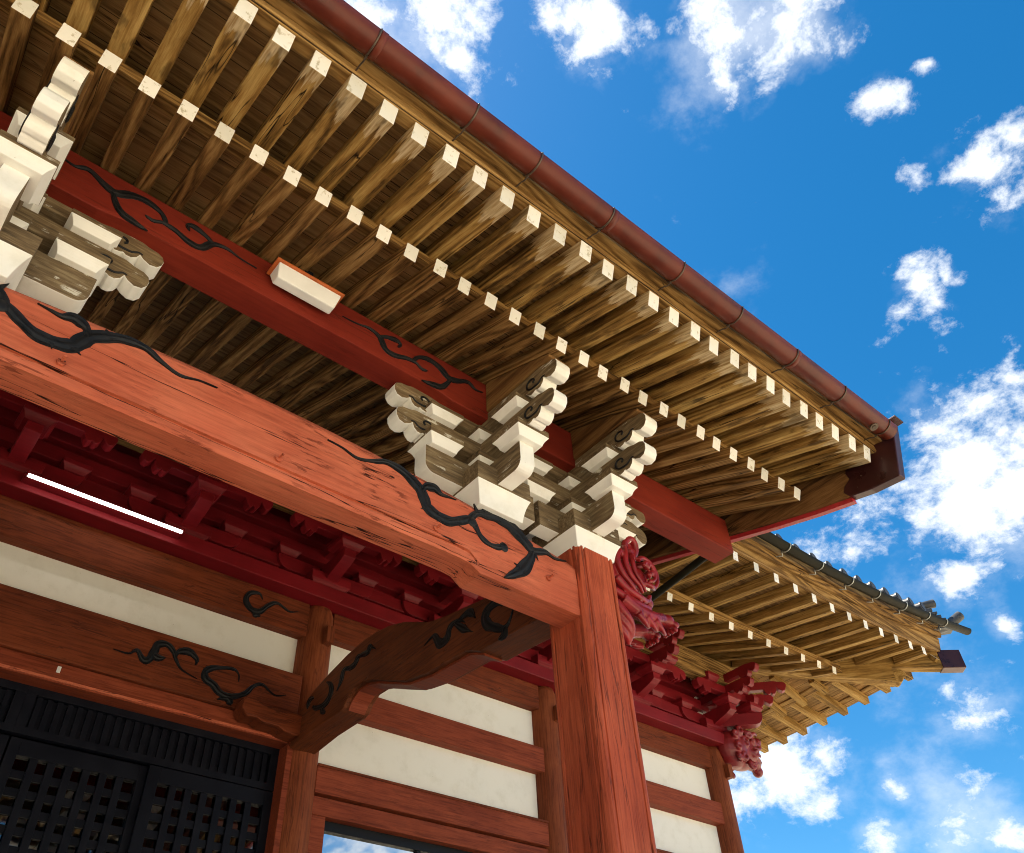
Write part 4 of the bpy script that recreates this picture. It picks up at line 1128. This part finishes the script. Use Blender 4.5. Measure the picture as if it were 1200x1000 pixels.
def porch_head(mb):
    Y0 = 3.385
    def T(pts, rad):
        n_ = 5 * (len(pts) - 1); mb.tube(catmull(pts, 5), [rad[0] + (rad[1] - rad[0]) * i / n_ for i in range(n_ + 1)], 10)
    # core of head, neck, chest
    mb.ball((3.93, Y0, 3.36), .15, 0, (1, .72, 1.1)); mb.ball((4.05, Y0, 3.40), .14, 0, (1.1, .72, 1.0)); mb.ball((4.20, Y0, 3.43), .115, 0, (1.0, .80, 1.0))
    mb.ball((3.94, Y0, 3.17), .12, 0, (1.1, .8, 1.1)); mb.ball((4.07, Y0, 3.18), .10, 0, (1.2, .9, .9)); mb.ball((3.87, Y0, 2.98), .085, 0, (.8, .9, 1.3))
    for s in (-1, 1):
        Y = Y0 + s * .105; Yo = Y0 + s * .135
        # cupped ear
        for i in range(24):
            an = 2 * math.pi * i / 24
            mb.ball((4.135 + .058 * math.cos(an), Y0 + s * (.075 + .02 * math.sin(an)), 3.650 + .068 * math.sin(an)), .027, 0, (1, 1, 1), 6)
        mb.ball((4.130, Y0 + s * .045, 3.645), .062, 0, (1, .4, 1.1)); T([(4.08, Y, 3.58), (4.10, Y, 3.50)], (.045, .03))
        # mane locks sweeping down from the brow
        T([(3.985, Y, 3.49), (3.92, Yo, 3.50), (3.895, Yo, 3.42), (3.93, Yo, 3.32), (4.00, Yo, 3.25), (4.09, Y, 3.215)], (.030, .016))
        T([(4.02, Y, 3.585), (3.99, Yo, 3.50), (3.985, Yo, 3.42), (4.02, Yo, 3.33), (4.09, Yo, 3.27), (4.15, Y, 3.245)], (.028, .014))
        T([(4.07, Y, 3.55), (4.06, Yo, 3.47), (4.07, Yo, 3.39), (4.12, Yo, 3.31), (4.19, Y, 3.27)], (.024, .012))
        # rosette of the face: lids, eye, cheek and lip rings
        for rr, a0, a1, tk in ((.118, 2.5, -1.2, .020), (.072, 2.9, -1.6, .017)):
            T([(4.235 + rr * math.cos(a0 + (a1 - a0) * q / 8), Y0 + s * (.125 - .03 * q / 8 + (.118 - rr) * .5), 3.445 + rr * 1.0 * math.sin(a0 + (a1 - a0) * q / 8)) for q in range(9)], (tk, tk * .8))
        mb.ball((4.225, Y0 + s * .125, 3.49), .030); mb.ball((4.275, Y0 + s * .115, 3.455), .026); mb.ball((4.235, Y0 + s * .13, 3.42), .024)
        mb.ball((4.325, Y0 + s * .05, 3.50), .034); T([(4.15, Y, 3.335), (4.22, Yo, 3.315), (4.29, Y, 3.335), (4.335, Y0 + s * .06, 3.375)], (.022, .018))
        for i in range(3): mb.ball((4.20 + .04 * i, Y0 + s * (.118 - .012 * i), 3.365), .013, 0, (1, 1, 1.6), 6)
        # throat folds and breast knob
        T([(3.85, Yo, 3.25), (3.95, Yo, 3.19), (4.08, Yo, 3.165), (4.18, Y, 3.19), (4.23, Y, 3.25)], (.032, .018))
        T([(3.84, Y, 3.16), (3.95, Yo, 3.11), (4.08, Yo, 3.10), (4.20, Y, 3.13)], (.030, .022)); mb.ball((4.235, Y0 + s * .07, 3.20), .040)
        # foreleg with paw and toes
        T([(3.90, Y, 3.11), (4.04, Y, 3.065), (4.18, Y, 3.055), (4.33, Y0 + s * .09, 3.095)], (.062, .050)); mb.ball((4.38, Y0 + s * .09, 3.095), .060, 0, (1.0, 1.0, .9))
        for i in range(4):
            yy = Y0 + s * .09 - .05 + .033 * i
            mb.ball((4.425, yy, 3.065), .024, 0, (1.2, .75, 1.0), 7); mb.ball((4.405, yy, 3.02), .022, 0, (.9, .75, 1.0), 7)
        for i in range(3): T([(4.03 + .085 * i, Yo, 3.02), (4.08 + .085 * i, Yo, 2.975), (4.15 + .085 * i, Y, 2.965)], (.028, .014))
        # tuft below
        for q in range(3): T([(3.825, Y0 + s * (.12 - .03 * q), 3.05 - .05 * q), (3.89, Y0 + s * (.14 - .03 * q), 2.96 - .045 * q), (3.96, Y0 + s * (.12 - .03 * q), 2.91 - .035 * q), (3.985, Y0 + s * (.08 - .02 * q), 2.85 - .02 * q)], (.034, .018))
sculpt('carved_beast_head', 'glossy red carved beast head with a paw jutting from the porch column', 'carving', (3.81, 3.385, 2.8), porch_head, M['carv'], .0075)

def hall_head(mb):
    Y0 = 7.16; S = 1.0
    def T(pts, rad): mb.tube(catmull(pts, 5), [rad[0] + (rad[1] - rad[0]) * i / (5 * (len(pts) - 1)) for i in range(5 * (len(pts) - 1) + 1)], 9)
    mb.ball((10.50, Y0, 4.93), .25, 0, (1.2, .85, 1.1)); mb.ball((10.72, Y0, 4.95), .22, 0, (1.2, .85, 1.1)); mb.ball((10.62, Y0, 4.78), .17, 0, (1.3, .9, .7))
    mb.ball((10.98, Y0, 5.10), .14, 0, (1.2, 1, .7)); mb.ball((11.12, Y0, 5.18), .09, 0, (1, 1.2, .9)); mb.ball((10.92, Y0, 4.80), .12, 0, (1.3, 1, .6)); mb.ball((11.02, Y0, 4.72), .08)
    r2 = random.Random(3)
    for s in (-1, 1):
        for (x, z, r) in ((10.38, 5.07, .08), (10.52, 5.16, .075), (10.40, 4.90, .085), (10.50, 4.76, .08), (10.66, 4.68, .07), (10.60, 5.00, .09), (10.72, 5.16, .07), (10.80, 4.90, .07), (10.36, 4.74, .06)):
            pts = []
            for i in range(12):
                t = i / 11; a = t * 6.8 + x * 9; rr = r * (1 - .8 * t); pts.append((x + rr * math.cos(a), Y0 + s * (.17 + .05 * t), z + rr * math.sin(a)))
            mb.tube(pts, [.036 - .012 * i / 11 for i in range(12)], 8)
        mb.ball((10.90, Y0 + s * .12, 5.13), .045); T([(10.82, Y0 + s * .14, 5.18), (10.92, Y0 + s * .15, 5.23), (11.05, Y0 + s * .10, 5.25)], (.035, .025))
        T([(10.78, Y0 + s * .15, 4.98), (10.95, Y0 + s * .14, 5.0), (11.08, Y0 + s * .10, 5.06), (11.16, Y0 + s * .05, 5.12)], (.032, .025))
        T([(10.76, Y0 + s * .14, 4.84), (10.90, Y0 + s * .13, 4.86), (11.02, Y0 + s * .09, 4.82)], (.03, .025))
        for i in range(4): mb.ball((10.90 + .055 * i, Y0 + s * (.12 - .015 * i), 4.95), .022, 0, (1, 1, 1.5), 6)
sculpt('carved_lion_head', 'dark red carved lion head jutting from the far corner pillar of the hall', 'carving', (10.4, 7.37, 4.65), hall_head, M['carvd'], .016)
o = pipe.build('pipe', M['dgut'], pp)
